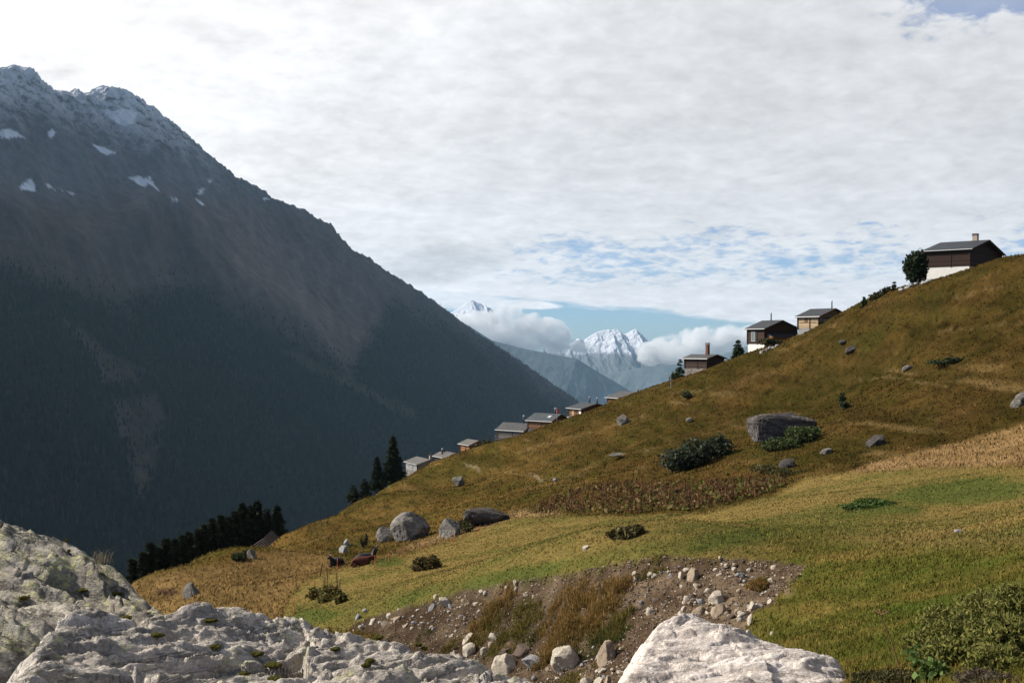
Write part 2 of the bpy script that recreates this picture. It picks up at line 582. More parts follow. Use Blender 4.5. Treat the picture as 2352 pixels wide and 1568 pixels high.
def turf_colour(x, y, z):
    """returns albedo and zone weights"""
    d = np.hypot(x, y)
    u, v = project_ground(x, y, z)
    wu = 14 * fbm(u * 0.011, v * 0.02, 1.0, 4)
    wv = 7 * fbm(u * 0.013, v * 0.024, 8.0, 4)
    front = smooth(3, 9, y)
    gul = np.zeros(x.shape)
    nb = (d > 15) & (d < 62) & (u > 700) & (u < 1950) & (v > 1240) & (v < 1760)
    if nb.any():
        gw = gully_wobble(x[nb], y[nb])
        gul[nb] = smooth(-3, 3, poly_sd(u[nb] + gw, v[nb] + 0.6 * gw, POLY_GULLY)) * front[nb]
    mead = smooth(-6, 8, poly_sd(u + wu, v + wv * 0.7, POLY_MEADOW)) * front
    dry = smooth(-5, 8, poly_sd(u + wu, v + wv, POLY_DRY)) * front
    knoll = smooth(-10, 16, poly_sd(u + wu, v + wv, POLY_KNOLL)) * front
    straw = smooth(-5, 6, poly_sd(u + wu, v + wv * 0.6, POLY_STRAW)) * front
    n1 = fbm(x * 0.06, y * 0.06, 0.5, 5, 0.55)
    n2 = fbm(x * 0.30, y * 0.22, 1.5, 4, 0.55)
    n3 = fbm(x * 1.3, y * 1.1, 2.5, 3, 0.6)
    nf = fbm(x * 3.5, y * 3.0, 4.5, 2)
    # rough hillside: brown bent grass, olive dwarf shrub, some green
    brown = np.array([0.112, 0.068, 0.022])
    olive = np.array([0.062, 0.052, 0.013])
    dark = np.array([0.038, 0.036, 0.012])
    rust = np.array([0.160, 0.094, 0.036])
    green = np.array([0.070, 0.085, 0.018])
    a = smooth(-0.35, 0.35, n1 * 0.8 + n2 * 0.7)[:, None]
    col = lerp(olive, brown, a)
    col = lerp(col, dark, (smooth(0.12, 0.5, fbm(x * 0.22, y * 0.16, 11.0, 4, 0.6)) * 0.75)[:, None])
    col = lerp(col, rust, (smooth(0.12, 0.55, fbm(x * 0.10, y * 0.20, 21.0, 4, 0.55)) * 0.8)[:, None])
    col = lerp(col, green, (smooth(0.25, 0.6, fbm(x * 0.07, y * 0.07, 31.0, 4, 0.55)) * 0.6)[:, None])
    n4 = fbm(x * 0.20, y * 0.42, 91.0, 5, 0.66)
    n5 = fbm(x * 0.55, y * 0.80, 95.0, 4, 0.66)
    s_ = n4 + 0.5 * n5
    col = lerp(col, np.array([0.165, 0.095, 0.034]), (smooth(0.12, 0.62, s_) * 0.85)[:, None])
    col = lerp(col, np.array([0.026, 0.026, 0.010]), (smooth(0.05, 0.60, -s_) * 0.85)[:, None])
    col = lerp(col, col.mean(0)[None] * 0.9, 0.22) * np.array([0.92, 0.90, 0.80])
    # left part of the hillside is paler
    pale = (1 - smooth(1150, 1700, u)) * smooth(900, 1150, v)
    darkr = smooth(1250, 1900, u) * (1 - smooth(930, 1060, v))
    tuft = smooth(0.05, 0.45, fbm(x * 0.55, y * 0.40, 71.0, 3, 0.6))
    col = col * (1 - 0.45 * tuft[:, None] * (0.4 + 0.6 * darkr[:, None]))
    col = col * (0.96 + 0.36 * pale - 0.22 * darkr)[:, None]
    # contour bands trodden by cattle, broken by noise
    zc = z + 0.05 * x
    band = fbm(x * 0.035, y * 0.035, zc * 0.55, 4, 0.6)
    col = col * (1 + 0.55 * smooth(-0.5, 0.5, band) - 0.275)[:, None]
    col = lerp(col, np.array([0.19, 0.125, 0.050]), (smooth(0.22, 0.5, fbm(x * 0.05, y * 0.05, zc * 0.8 + 40, 4, 0.55)) * 0.55)[:, None])
    for tr in PATHS:
        wp = (1 - smooth(0.8, 4.5, line_d(u + 10 * n2 + 6 * n4, v + 7 * n2 + 5 * n4, tr))) * front
        col = lerp(col, np.array([0.20, 0.135, 0.060]), wp[:, None] * (0.55 * smooth(-0.35, 0.35, n5))[:, None])
    for tr in TRACK:
        w = (1 - smooth(1, 4.5, line_d(u + 6 * n2, v + 4 * n2, tr))) * front
        col = lerp(col, np.array([0.32, 0.26, 0.16]), w[:, None] * 0.5)
    # dry knoll on the left
    kc = lerp(np.array([0.165, 0.104, 0.038]), np.array([0.235, 0.148, 0.056]), smooth(-0.4, 0.4, n2)[:, None])
    kc = lerp(kc, np.array([0.085, 0.060, 0.022]), (smooth(0.1, 0.5, n3 * 0.6 + n1 * 0.6) * 0.7)[:, None])
    col = lerp(col, kc, knoll[:, None])
    # hay-coloured band at the foot of the hill
    dc = lerp(np.array([0.30, 0.188, 0.085]), np.array([0.22, 0.138, 0.055]), smooth(-0.4, 0.4, n2)[:, None])
    col = lerp(col, dc, dry[:, None])
    sc_ = lerp(np.array([0.26, 0.17, 0.075]), np.array([0.095, 0.055, 0.026]), smooth(-0.1, 0.35, n3 * 0.7 + n2 * 0.4)[:, None])
    col = lerp(col, sc_, straw[:, None])
    # mown meadow: straw stripes over green
    hay = np.array([0.220, 0.152, 0.050])
    grn = np.array([0.098, 0.097, 0.024])
    lush = np.array([0.080, 0.096, 0.024])
    mown = np.array([0.075, 0.066, 0.014])
    g = smooth(-0.25, 0.45, fbm(x * 0.05, y * 0.16, 41.0, 4, 0.55) + 0.5 * n3)
    lipd = line_d(u, v, [(690, 1410), (780, 1420), (900, 1385), (1000, 1362), (1180, 1322), (1320, 1302), (1500, 1262), (1700, 1235), (1900, 1195), (2100, 1165)])
    g = np.maximum(g * 0.55, (1 - smooth(6, 44, lipd + 14 * n2 + 8 * n3)) * (0.45 + 0.4 * smooth(-0.3, 0.3, n2)))
    g = np.maximum(g, smooth(0.1, 0.9, np.exp(-(((u - 2190) / 230) ** 2 + ((v - 1128 + (u - 2200) * 0.08) / 36) ** 2)) + 0.35 * n2 + 0.25 * n3) * 0.85)
    g = np.maximum(g, smooth(0.1, 1.0, np.exp(-(((u - 890) / 50) ** 2 + ((v - 1290) / 14) ** 2)) + 0.4 * n2) * 0.7)
    g = np.maximum(g, smooth(0.1, 1.0, np.exp(-(((u - 1660) / 90) ** 2 + ((v - 1215) / 14) ** 2)) + 0.4 * n2) * 0.45)
    g = np.clip(g * 1.2 + 0.10, 0, 1)
    mc = lerp(hay, grn, g[:, None])
    mc = lerp(mc, lush, (smooth(0.5, 1.0, g) * 0.6)[:, None])
    lowr = smooth(0, 1, smooth(1640, 1860, u - (v - 1300) * -0.2) * smooth(1190, 1300, v))
    lr = lerp(np.array([0.066, 0.066, 0.013]), np.array([0.125, 0.092, 0.024]), smooth(-0.3, 0.4, n2 + 0.6 * n3)[:, None])
    lr = lerp(lr, np.array([0.050, 0.075, 0.012]), (smooth(0.0, 0.5, fbm(x * 0.25, y * 0.25, 51.0, 3) + 0.4 * nf) * 0.8)[:, None])
    # brown tussocky band above it on the right
    br = np.exp(-(((u - 2200) / 260) ** 2 + ((v - 1215) / 38) ** 2))
    lr = lerp(lr, np.array([0.16, 0.105, 0.040]), (smooth(0, 0.7, br + 0.3 * n2) * 0.8)[:, None])
    mc = lerp(mc * 1.06, lr * 1.42, lowr[:, None])
    col = lerp(col, mc, mead[:, None])
    # bare earth of the gully
    e = smooth(-0.4, 0.4, n3 + 0.7 * n2)
    ec = lerp(np.array([0.100, 0.068, 0.044]), np.array([0.21, 0.155, 0.105]), e[:, None])
    ec = ec * np.array([0.94, 0.90, 0.85]) * (1 + 0.5 * fbm(x * 2.0, y * 2.0, 81.0, 4, 0.65))[:, None]
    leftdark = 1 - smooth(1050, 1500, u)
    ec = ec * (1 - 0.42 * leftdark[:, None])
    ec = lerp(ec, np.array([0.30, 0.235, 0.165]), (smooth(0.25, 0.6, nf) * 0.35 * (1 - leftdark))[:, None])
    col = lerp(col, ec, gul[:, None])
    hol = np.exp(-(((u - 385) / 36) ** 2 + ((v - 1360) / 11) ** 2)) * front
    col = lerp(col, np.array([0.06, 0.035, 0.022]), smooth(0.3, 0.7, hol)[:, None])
    col = col * (1 + 0.22 * nf[:, None] + 0.12 * n3[:, None])
    return np.clip(col, 0.004, 0.9), gul, mead, dry, knoll


def turf_material():
    m, t = material('turf_and_earth')
    a = t.n('ShaderNodeVertexColor', layer_name='Col')
    co = objco(t)
    n = t.noise(co, 9.0, 5, 0.65)
    n2 = t.noise(co, 1.7, 5, 0.6)
    k = t.m('ADD', t.mr(n, 0.25, 0.75, 0.62, 1.35, False), t.mr(n2, 0.3, 0.7, -0.14, 0.14, False))
    col = t.mix(1.0, a.outputs[0], t.xyz(k, k, k), 'MULTIPLY')
    h = t.m('ADD', t.noise(co, 6.0, 6, 0.7), t.m('MULTIPLY', t.noise(co, 0.9, 4, 0.6), 2.0))
    finish(t, col, 1.0, 0.0, h, 0.8, 0.16)
    return m


NA, NR = 1050, 820
_ang = np.linspace(R(-68), R(68), NA)
_rad = np.geomspace(2.0, 1100.0, NR)
_A, _Rd = np.meshgrid(_ang, _rad)
gx = (_Rd * np.sin(_A)).ravel()
gy = (_Rd * np.cos(_A)).ravel() - 1.0
gz = ground_z(gx, gy)
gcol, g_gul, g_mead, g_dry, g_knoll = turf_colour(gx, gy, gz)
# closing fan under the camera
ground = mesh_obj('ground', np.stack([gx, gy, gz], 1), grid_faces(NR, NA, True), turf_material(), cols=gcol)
tag(ground, kind='structure')

# ------------------------------------------------------------------ valley and mountains
def valley():
    m, t = material('valley_meadow')
    co = objco(t)
    col = t.mix(t.mr(t.noise(co, 0.004, 4), 0.35, 0.65), (0.03, 0.045, 0.02), (0.06, 0.07, 0.025))
    finish(t, col, 0.95, 0.1)
    n = 60
    X, Y = np.meshgrid(np.linspace(-10500, 10500, n), np.linspace(-2500, 15300, n))
    Z = -760 + 25 * fbm(X / 900, Y / 900, 0, 3)
    o = mesh_obj('valley_floor', np.stack([X.ravel(), Y.ravel(), Z.ravel()], 1), grid_faces(n, n), m)
    tag(o, kind='structure')


valley()

CREST = [(-900, 260), (-700, 190), (-450, 120), (-250, 185), (-150, 168), (-60, 150), (0, 156), (30, 149), (65, 156), (80, 176), (110, 202), (130, 207), (160, 212), (172, 203), (190, 213),
         (206, 212), (212, 205), (235, 196), (262, 200), (300, 215), (345, 245), (365, 262), (395, 285), (440, 325), (500, 375), (535, 405), (560, 413), (600, 437),
         (618, 455), (640, 461), (680, 476), (712, 492), (735, 507), (752, 513), (760, 528), (767, 546), (782, 552), (800, 570), (840, 590), (872, 615), (920, 645), (960, 667), (1000, 697),
         (1040, 727), (1080, 758), (1130, 792), (1180, 822), (1220, 850), (1260, 879), (1300, 905), (1330, 925), (1400, 975), (1500, 1045), (1600, 1110), (1750, 1200)]
_cu = np.array([c[0] for c in CREST], float)
_cv = np.array([c[1] for c in CREST], float)
FDIR = np.array([0.85, -0.53])


def crest_depth(u):
    return 2900.0 + (u + 150.0) * 2.05


def peak_surface():
    ns, nt = 1150, 560
    s = np.linspace(-900, 1750, ns)
    v = np.interp(s, _cu, _cv)
    Y = crest_depth(s)
    jag = 5.0 * fbm(s * 0.05, 0 * s, 2.0, 4, 0.6) * (1 - 0.75 * smooth(800, 1000, s))
    cx = (s - CU) / FPX * Y
    cz = (CV - v + jag) / FPX * Y
    tt = np.concatenate([np.linspace(-900, -20, 30), np.geomspace(1, 2700, nt - 30) - 1.0])
    T, S = np.meshgrid(tt, s, indexing='ij')
    CX = np.broadcast_to(cx, T.shape)
    CY = np.broadcast_to(Y, T.shape)
    CZ = np.broadcast_to(cz, T.shape)
    X = CX + FDIR[0] * T
    YY = CY + FDIR[1] * T
    Tp = np.maximum(T, 0)
    drop = 1.18 * np.minimum(Tp, 350) + 1.03 * np.clip(Tp - 350, 0, 900) + 1.0 * np.maximum(Tp - 1250, 0)
    Z = CZ - drop + 0.75 * np.minimum(T, 0)
    # ribs and couloirs running down the face
    a = CX * FDIR[1] * -1 + CY * FDIR[0]        # along the range
    grow = smooth(0, 260, Tp)
    rib = fbm(a / 420, Tp / 1900, 3.0, 5, 0.5, True)
    rib2 = fbm(a / 120, Tp / 420, 6.0, 4, 0.55, True)
    bumps = fbm(X / 300, YY / 300, 1.0, 5, 0.55)
    Z = Z + grow * (60 * rib + 22 * rib2 + 26 * bumps) - grow * 30
    crag = fbm(X / 60, YY / 60, Z / 60, 4, 0.6, True)
    rock = np.exp(-Tp / 420.0)
    Z = Z + smooth(0, 30, Tp) * crag * (5 + 26 * rock)
    Z = Z + smooth(0, 20, Tp) * fbm(X / 24, YY / 24, Z / 18, 3, 0.6, True) * 7 * rock
    # the long spur that comes down to the right in front of the face, and the knob it starts from
    Vv = np.stack([X.ravel(), YY.ravel(), Z.ravel()], 1)
    u, vv = to_uv(Vv)
    spur = [(335, 512), (420, 560), (480, 640), (560, 700), (700, 770), (830, 850), (1000, 960), (1150, 1040)]
    spur2 = [(0, 500), (150, 545), (300, 580)]
    dsp = line_d(u, vv, spur)
    side = np.where(vv > np.interp(u, [p[0] for p in spur], [p[1] for p in spur]), 1, 0)
    rise = np.exp(-(dsp / 60.0) ** 2) * 55 + np.exp(-(line_d(u, vv, spur2) / 50.0) ** 2) * 25
    rise = rise + np.exp(-(((u - 345) / 70) ** 2 + ((vv - 545) / 40) ** 2)) * 60
    Vv[:, 2] += rise * grow.ravel()
    Vv[:, 0] += rise * grow.ravel() * 0.5
    Vv[:, 1] -= rise * grow.ravel() * 0.25
    Vv[:, 2] = np.maximum(Vv[:, 2], -805.0 + 2.0 * np.sin(Vv[:, 0] * 0.01))
    return Vv, ns, nt, T.ravel()


SNOW_BITS = [
    [(0, 300), (18, 295), (38, 303), (55, 315), (40, 316), (20, 318), (0, 317)],
    [(110, 312), (118, 296), (128, 305), (116, 317)],
    [(214, 332), (235, 337), (252, 344), (268, 352), (246, 357), (228, 348)],
    [(288, 405), (305, 409), (322, 405), (332, 412), (344, 406), (355, 424), (367, 441), (350, 428), (338, 420), (335, 432), (312, 420)],
    [(43, 430), (62, 416), (72, 411), (84, 430), (72, 438), (50, 437)],
    [(102, 421), (112, 423), (126, 436), (112, 432)], [(136, 436), (144, 435), (142, 439)], [(153, 438), (172, 446), (166, 447)],
    [(395, 457), (402, 456), (413, 459), (405, 463)], [(452, 447), (463, 434), (472, 432), (458, 450)],
    [(450, 459), (456, 458), (470, 470), (462, 471)], [(600, 456), (614, 454), (618, 457), (606, 459)], [(476, 416), (486, 410), (484, 421)],
    [(232, 252), (262, 254), (300, 250), (320, 262), (308, 280), (292, 292), (270, 284), (250, 270)],
]


def left_mountain():
    V, ns, nt, T = peak_surface()
    u, v = to_uv(V)
    X, Y, Z = V.T
    n1 = fbm(X / 260, Z / 260, Y / 260, 5, 0.55)
    n2 = fbm(X / 70, Z / 55, Y / 70, 5, 0.6)
    n3 = fbm(X / 22, Z / 14, Y / 22, 4, 0.6)
    rock = np.array([0.150, 0.150, 0.155])
    scree = np.array([0.165, 0.125, 0.105])
    heath = np.array([0.110, 0.078, 0.060])
    wood = np.array([0.014, 0.021, 0.010])
    alp = np.array([0.040, 0.042, 0.016])
    col = np.broadcast_to(rock, V.shape) * (1 + 0.35 * n2[:, None])
    up = v + 26 * n1 + 10 * n2
    col = lerp(col, heath * (1 + 0.45 * n2[:, None]), (smooth(400, 520, up) * 0.85)[:, None])
    # reddish scree fans right of the spur
    fan = smooth(-40, 30, poly_sd(u + 20 * n1, v + 14 * n2, [(400, 500), (560, 470), (700, 560), (800, 600), (860, 640), (830, 720), (820, 830), (760, 850), (640, 740), (520, 660)]))
    fan = fan * smooth(-0.5, 0.3, fbm(u / 26, v / 160, 3.0, 4, 0.55))
    col = lerp(col, scree * (1 + 0.3 * n2[:, None]), (fan * 0.9)[:, None])
    # forest below, its upper rim broken
    line = np.interp(u, [-200, 0, 150, 300, 420, 520, 600, 700, 800, 860, 900, 1000, 1100, 1400], [640, 610, 640, 680, 640, 690, 740, 790, 850, 760, 700, 720, 770, 1000])
    fz = smooth(-40, 60, v - line + 50 * n1 + 22 * n2) ** 0.8
    gap = smooth(-8, 12, poly_sd(u + 16 * n1, v + 14 * n2, [(330, 640), (420, 628), (520, 640), (470, 660), (360, 664)]))
    for pl in ([(150, 735), (180, 745), (250, 810), (290, 830), (340, 850), (315, 880), (225, 880), (225, 830), (180, 780)],
               [(262, 925), (360, 905), (380, 960), (345, 1010), (320, 1060), (270, 990)], [(300, 1060), (370, 1000), (350, 1100), (320, 1150)],
               [(640, 800), (700, 815), (800, 870), (900, 915), (960, 950), (940, 960), (840, 905), (720, 850)]):
        gap = np.maximum(gap, smooth(-10, 10, poly_sd(u + 12 * n1 + 10 * n2, v + 12 * n2, pl)) * smooth(-0.45, 0.25, n3 + 0.4))
    chute = np.exp(-(line_d(u, v, [(860, 640), (815, 690), (800, 760), (808, 810)]) / 5.0) ** 2)
    gap = np.maximum(gap, chute * 0.8)
    fz = fz * (1 - 0.70 * gap)
    col = lerp(col, wood * (1 + 0.5 * n3[:, None]), fz[:, None])
    col = lerp(col, alp * (1 + 0.4 * n3[:, None]), (gap * smooth(620, 760, v) * smooth(-0.5, 0.4, n2 + n3) * 0.8)[:, None])
    streak = fbm((u - 0.35 * v) / 24, v / 150, 5.0, 4, 0.6)
    streak2 = fbm((u - 0.45 * v) / 70, v / 330, 9.0, 3, 0.6)
    col = col * (1 + 0.22 * streak + 0.35 * streak2)[:, None]  # shading of ribs and gullies put into the colour as streaks
    gap = np.maximum(gap, 0.55 * smooth(0.30, 0.6, streak) * smooth(560, 700, v))
    fz = fz * (1 - 0.5 * 0.55 * smooth(0.30, 0.6, streak))
    # new snow dusting the rock, thicker high up, and old patches in the couloirs
    hgt = np.interp(u, [-300, 0, 100, 200, 300, 400, 480, 540, 620], [300, 318, 315, 340, 372, 392, 408, 415, 400])
    dust = smooth(0, 150, hgt - v + 40 * n2)
    dust = dust * smooth(-0.30, 0.16, n3 * 1.1 + 0.55 * n2 + 0.35 * (hgt - v) / 200 - 0.06)
    snow = dust * 0.80
    for pl in SNOW_BITS:
        w = 4.0
        snow = np.maximum(snow, smooth(-1.2, 1.2, poly_sd(u + 8 * n3, v + 6 * n3, pl)))
    snow = np.where(T < -5, dust, snow)
    col = lerp(col, np.array([0.80, 0.83, 0.86]), snow[:, None])
    m, t = material('mountain_rock')
    a = t.n('ShaderNodeVertexColor', layer_name='Col')
    co = objco(t)
    k = t.mr(t.noise(co, 0.03, 6, 0.65), 0.25, 0.75, 0.72, 1.28, False)
    finish(t, t.mix(1.0, a.outputs[0], t.xyz(k, k, k), 'MULTIPLY'), 0.95, 0.05, t.noise(co, 0.02, 7, 0.65), 0.6, 30.0)
    o = mesh_obj('mountain', V, grid_faces(nt, ns), m, cols=np.clip(col, 0.005, 0.95))
    tag(o, kind='structure')
    return V, T, u, v, fz, ns, nt


def forest(V, T, u, v, fz):
    """conifer forest of the far valley side: one mass"""
    r = np.random.default_rng(11)
    vis = (T > -60) & (u > -260) & (u < 1500) & (v < 1420) & (v > 560)
    idx = np.nonzero(vis)[0]
    # equalise by ground area: cells far down the face are longer
    w = fz[idx] * (np.maximum(T[idx], 30) ** 1.0)
    w = w / w.sum()
    pick = r.choice(idx, 52000, p=w)
    # trees standing along the skyline of the lower ridge
    ridge = np.nonzero((T > -40) & (T < 6) & (u > 985) & (u < 1400))[0]
    pick = np.concatenate([pick, r.choice(ridge, 900)])
    n = len(pick)
    base = V[pick] + r.normal(size=(n, 3)) * [6, 6, 0]
    h = r.uniform(11, 21, n)
    h[-900:] = r.uniform(8, 19, 900)
    h = h * (0.5 + 0.5 * fz[pick])
    rad = h * r.uniform(0.14, 0.22, n)
    k = 5
    ang = np.arange(k) * 2 * np.pi / k
    ring = np.stack([np.cos(ang), np.sin(ang), 0 * ang], 1)
    rot = r.uniform(0, 6.28, n)
    cs, sn = np.cos(rot), np.sin(rot)
    rr = np.stack([ring[None, :, 0] * cs[:, None] - ring[None, :, 1] * sn[:, None], ring[None, :, 0] * sn[:, None] + ring[None, :, 1] * cs[:, None]], 2)
    VV = np.empty((n, k + 1, 3))
    VV[:, :k, :2] = base[:, None, :2] + rr * rad[:, None, None]
    VV[:, :k, 2] = base[:, None, 2] - 1.0 + r.uniform(0, 2.5, (n, k))
    VV[:, k] = base
    VV[:, k, 2] += h
    i0 = np.arange(n)[:, None] * (k + 1)
    tri = np.stack([np.stack([i0[:, 0] + j, i0[:, 0] + (j + 1) % k, i0[:, 0] + k], 1) for j in range(k)], 1).reshape(-1, 3)
    base_c = lerp(np.array([0.008, 0.015, 0.007]), np.array([0.020, 0.025, 0.010]), r.random((n, 1)))
    larch = r.random(n) < 0.10
    base_c[larch] = np.array([0.040, 0.038, 0.013])
    cols = np.repeat(base_c, k + 1, 0)
    m, t = material('far_forest')
    finish(t, t.n('ShaderNodeVertexColor', layer_name='Col').outputs[0], 0.95, 0.05)
    o = mesh_obj('forest', VV.reshape(-1, 3), tri, m, cols=cols, smooth_sh=False)
    tag(o, 'dark conifer forest covering the lower flank of the mountain', 'forest', kind='stuff')


MV, MT, MU, MVV, MFZ, _, _ = left_mountain()
forest(MV, MT, MU, MVV, MFZ)
del MV


def far_range(name, crest, depth, slope, snowline=None, ext=1500, seed=0, amp=0.06, fdir=(0.25, -0.97), colr=(0.035, 0.05, 0.03), res=420, smoothness=0.5, rock_c=(0.13, 0.14, 0.16)):
    u0 = np.array([c[0] for c in crest], float)
    v0 = np.array([c[1] for c in crest], float)
    s = np.linspace(u0[0], u0[-1], res)
    v = np.interp(s, u0, v0)
    cx = (s - CU) / FPX * depth
    cz = (CV - v) / FPX * depth
    nt = 170
    tt = np.concatenate([np.linspace(-0.3, -0.02, 12) * ext, (np.geomspace(1, 101, nt - 12) - 1) / 100 * ext])
    T, CX = np.meshgrid(tt, cx, indexing='ij')
    CZ = np.broadcast_to(cz, T.shape)
    X = CX + fdir[0] * T
    Y = depth + fdir[1] * T
    Tp = np.maximum(T, 0)
    Z = CZ - slope * Tp + 0.9 * np.minimum(T, 0)
    sc = ext * 0.16
    g = smooth(0, ext * 0.15, Tp)
    rib = fbm(CX / sc, Tp / (sc * 3.0), seed + 0.5, 5, smoothness, True)
    Z = Z + g * amp * ext * (rib - 0.2) + smooth(0, ext * 0.03, Tp) * amp * 0.35 * ext * fbm(X / (sc * 0.35), Y / (sc * 0.35), seed + 4.5, 5, 0.6, True)
    if depth < 15500:
        Z = np.maximum(Z, -815.0 + 2.0 * np.sin(X * 0.01))
    V = np.stack([X.ravel(), Y.ravel(), Z.ravel()], 1)
    n = fbm(X.ravel() / (sc * 0.5), Z.ravel() / (sc * 0.35), Y.ravel() / (sc * 0.5), 5, 0.6)
    col = np.broadcast_to(np.array(colr), V.shape) * (1 + 0.4 * n[:, None])
    if snowline is not None:
        # snow lies where the face is not too steep
        G = Z.reshape(T.shape)
        dz = np.hypot(np.gradient(G, axis=1) / np.maximum(np.gradient(X, axis=1), 1e-6), np.gradient(G, axis=0) / np.gradient(T, axis=0)).ravel()
        zs = (CV - snowline) / FPX * depth
        w = smooth(-0.06 * ext, 0.03 * ext, Z.ravel() - zs + 0.08 * ext * n)
        w = w * (0.25 + 0.75 * smooth(slope * 2.9, slope * 1.2, dz + 0.6 * n))
        rockc = np.array(rock_c)
        bare = smooth(-0.12 * ext, 0.1 * ext, Z.ravel() - zs)[:, None]
        col = lerp(lerp(col, rockc, bare), np.array([0.66, 0.69, 0.75]), w[:, None])
    m, t = material(name + '_rock')
    co = objco(t)
    a = t.n('ShaderNodeVertexColor', layer_name='Col')
    finish(t, a.outputs[0], 0.95, 0.05, t.noise(co, 12.0 / ext, 6, 0.6), 0.4, ext * 0.02)
    o = mesh_obj(name, V, grid_faces(nt, res), m, cols=np.clip(col, 0.01, 0.95))
    tag(o, kind='structure')
    return o


far_range('hills', [(980, 700), (1080, 750), (1130, 782), (1200, 800), (1290, 817), (1325, 824), (1345, 836), (1375, 855), (1400, 869), (1440, 893), (1480, 918), (1560, 975), (1700, 1080)], 11800, 0.62, ext=2200, seed=1, amp=0.014, colr=(0.095, 0.12, 0.125), fdir=(-0.25, -0.97))  # haze painted into the colour of both hill ranges: paler and bluer
far_range('hills', [(1300, 905), (1360, 872), (1400, 858), (1440, 850), (1480, 842), (1530, 838), (1600, 835), (1700, 800), (1850, 760), (2050, 700), (2300, 700)], 14300, 0.6, ext=2500, seed=2, amp=0.014, colr=(0.11, 0.135, 0.14), fdir=(-0.25, -0.97))
far_range('snow_mountain', [(985, 770), (1010, 735), (1030, 722), (1045, 712), (1058, 705), (1068, 697), (1078, 691), (1085, 689), (1094, 694), (1104, 697), (1110, 701), (1114, 697), (1118, 705), (1126, 707), (1136, 716), (1150, 730), (1170, 752), (1200, 772)],
          19500, 0.9, snowline=800, ext=1260, seed=3, amp=0.05, rock_c=(0.35, 0.36, 0.38), colr=(0.11, 0.125, 0.13))
far_range('snow_mountain', [(1250, 800), (1290, 795), (1318, 785), (1326, 776), (1333, 778), (1340, 781), (1350, 775), (1362, 767), (1376, 760), (1388, 758), (1397, 756), (1404, 758), (1410, 756), (1418, 756), (1424, 763), (1432, 768), (1442, 764), (1452, 758),
                             (1459, 755), (1466, 761), (1474, 768), (1481, 777), (1500, 795), (1540, 820), (1600, 850)],
          18500, 0.72, snowline=806, ext=1550, seed=5, amp=0.055, rock_c=(0.18, 0.20, 0.24), colr=(0.11, 0.125, 0.13))


# ------------------------------------------------------------------ air and clouds
def haze():
    m, t = material('valley_haze')
    v = t.n('ShaderNodeVolumePrincipled')
    v.inputs['Color'].default_value = (0.47, 0.73, 1.0, 1)
    v.inputs['Density'].default_value = HAZE
    v.inputs['Anisotropy'].default_value = 0.25
    o = t.n('ShaderNodeOutputMaterial')
    t.t.links.new(v.outputs[0], o.inputs['Volume'])
    x0, x1, y0, y1, z0, z1 = -11000, 11000, -2700, 15500, -880, 1000
    V = [(x0, y0, z0), (x1, y0, z0), (x1, y1, z0), (x0, y1, z0), (x0, y0, z1), (x1, y0, z1), (x1, y1, z1), (x0, y1, z1)]
    F = [(0, 3, 2, 1), (4, 5, 6, 7), (0, 1, 5, 4), (1, 2, 6, 5), (2, 3, 7, 6), (3, 0, 4, 7)]
    o = mesh_obj('haze', V, F and np.array(F), m, smooth_sh=False)
    tag(o, 'thin blue haze filling the valley', 'haze', kind='stuff')


HAZE = 2.7e-5
haze()


def blob_mesh(balls, sub, amp, sc, seed):
    """closed lumpy skin round overlapping balls, by marching rays from each ball"""
    bm = bmesh.new()
    bmesh.ops.create_icosphere(bm, subdivisions=sub, radius=1.0)
    bm.verts.ensure_lookup_table()
    D = np.array([v.co[:] for v in bm.verts])
    F = np.array([[v.index for v in f.verts] for f in bm.faces])
    bm.free()
    c0 = np.mean([b[:3] for b in balls], 0)
    out = np.zeros(len(D))
    for (bx, by, bz, br, sy) in balls:
        o = (c0 - np.array([bx, by, bz])) / np.array([1, 1, sy])
        d = D / np.array([1, 1, sy])
        A = (d * d).sum(1)
        B = 2 * (d * o).sum(1)
        Cc = (o * o).sum() - br * br
        disc = B * B - 4 * A * Cc
        t = np.where(disc > 0, (-B + np.sqrt(np.maximum(disc, 0))) / (2 * A), 0)
        out = np.maximum(out, t)
    out = np.maximum(out, 0.05 * out.max())
    Vv = c0 + D * out[:, None]
    n = fbm(Vv[:, 0] / sc, Vv[:, 2] / sc, Vv[:, 1] / sc + seed, 4, 0.55)
    n = np.abs(n) * 2 - 0.3
    Vv = Vv + D * (n * amp)[:, None]
    return Vv, F


def cloud(lumps, Y, label, seed, density):
    """a real puffed volume of cloud: overlapping rounded lumps, one object"""
    m, t = material('cloud_vapour')
    co = objco(t)
    v = t.n('ShaderNodeVolumePrincipled')
    v.inputs['Color'].default_value = (1.0, 1.0, 1.0, 1)
    v.inputs['Anisotropy'].default_value = 0.0
    n = t.noise(co, 0.0034, 6, 0.62)
    t.set(v, 'Density', t.m('MULTIPLY', t.mr(n, 0.38, 0.60), density))
    m.cycles.volume_step_rate = 0.25
    o = t.n('ShaderNodeOutputMaterial')
    t.t.links.new(v.outputs[0], o.inputs['Volume'])
    balls = []
    for (u, w, r, sq) in lumps:
        x, y, z = P(u, w, Y)
        balls.append((x, y, z, r / FPX * Y, sq))
    Vv, F = blob_mesh(balls, 6, 200, 480, seed)
    c = Vv.mean(0)
    ob = mesh_obj('cloud', Vv - c, F, m, loc=c)
    tag(ob, label, 'cloud')
    return ob


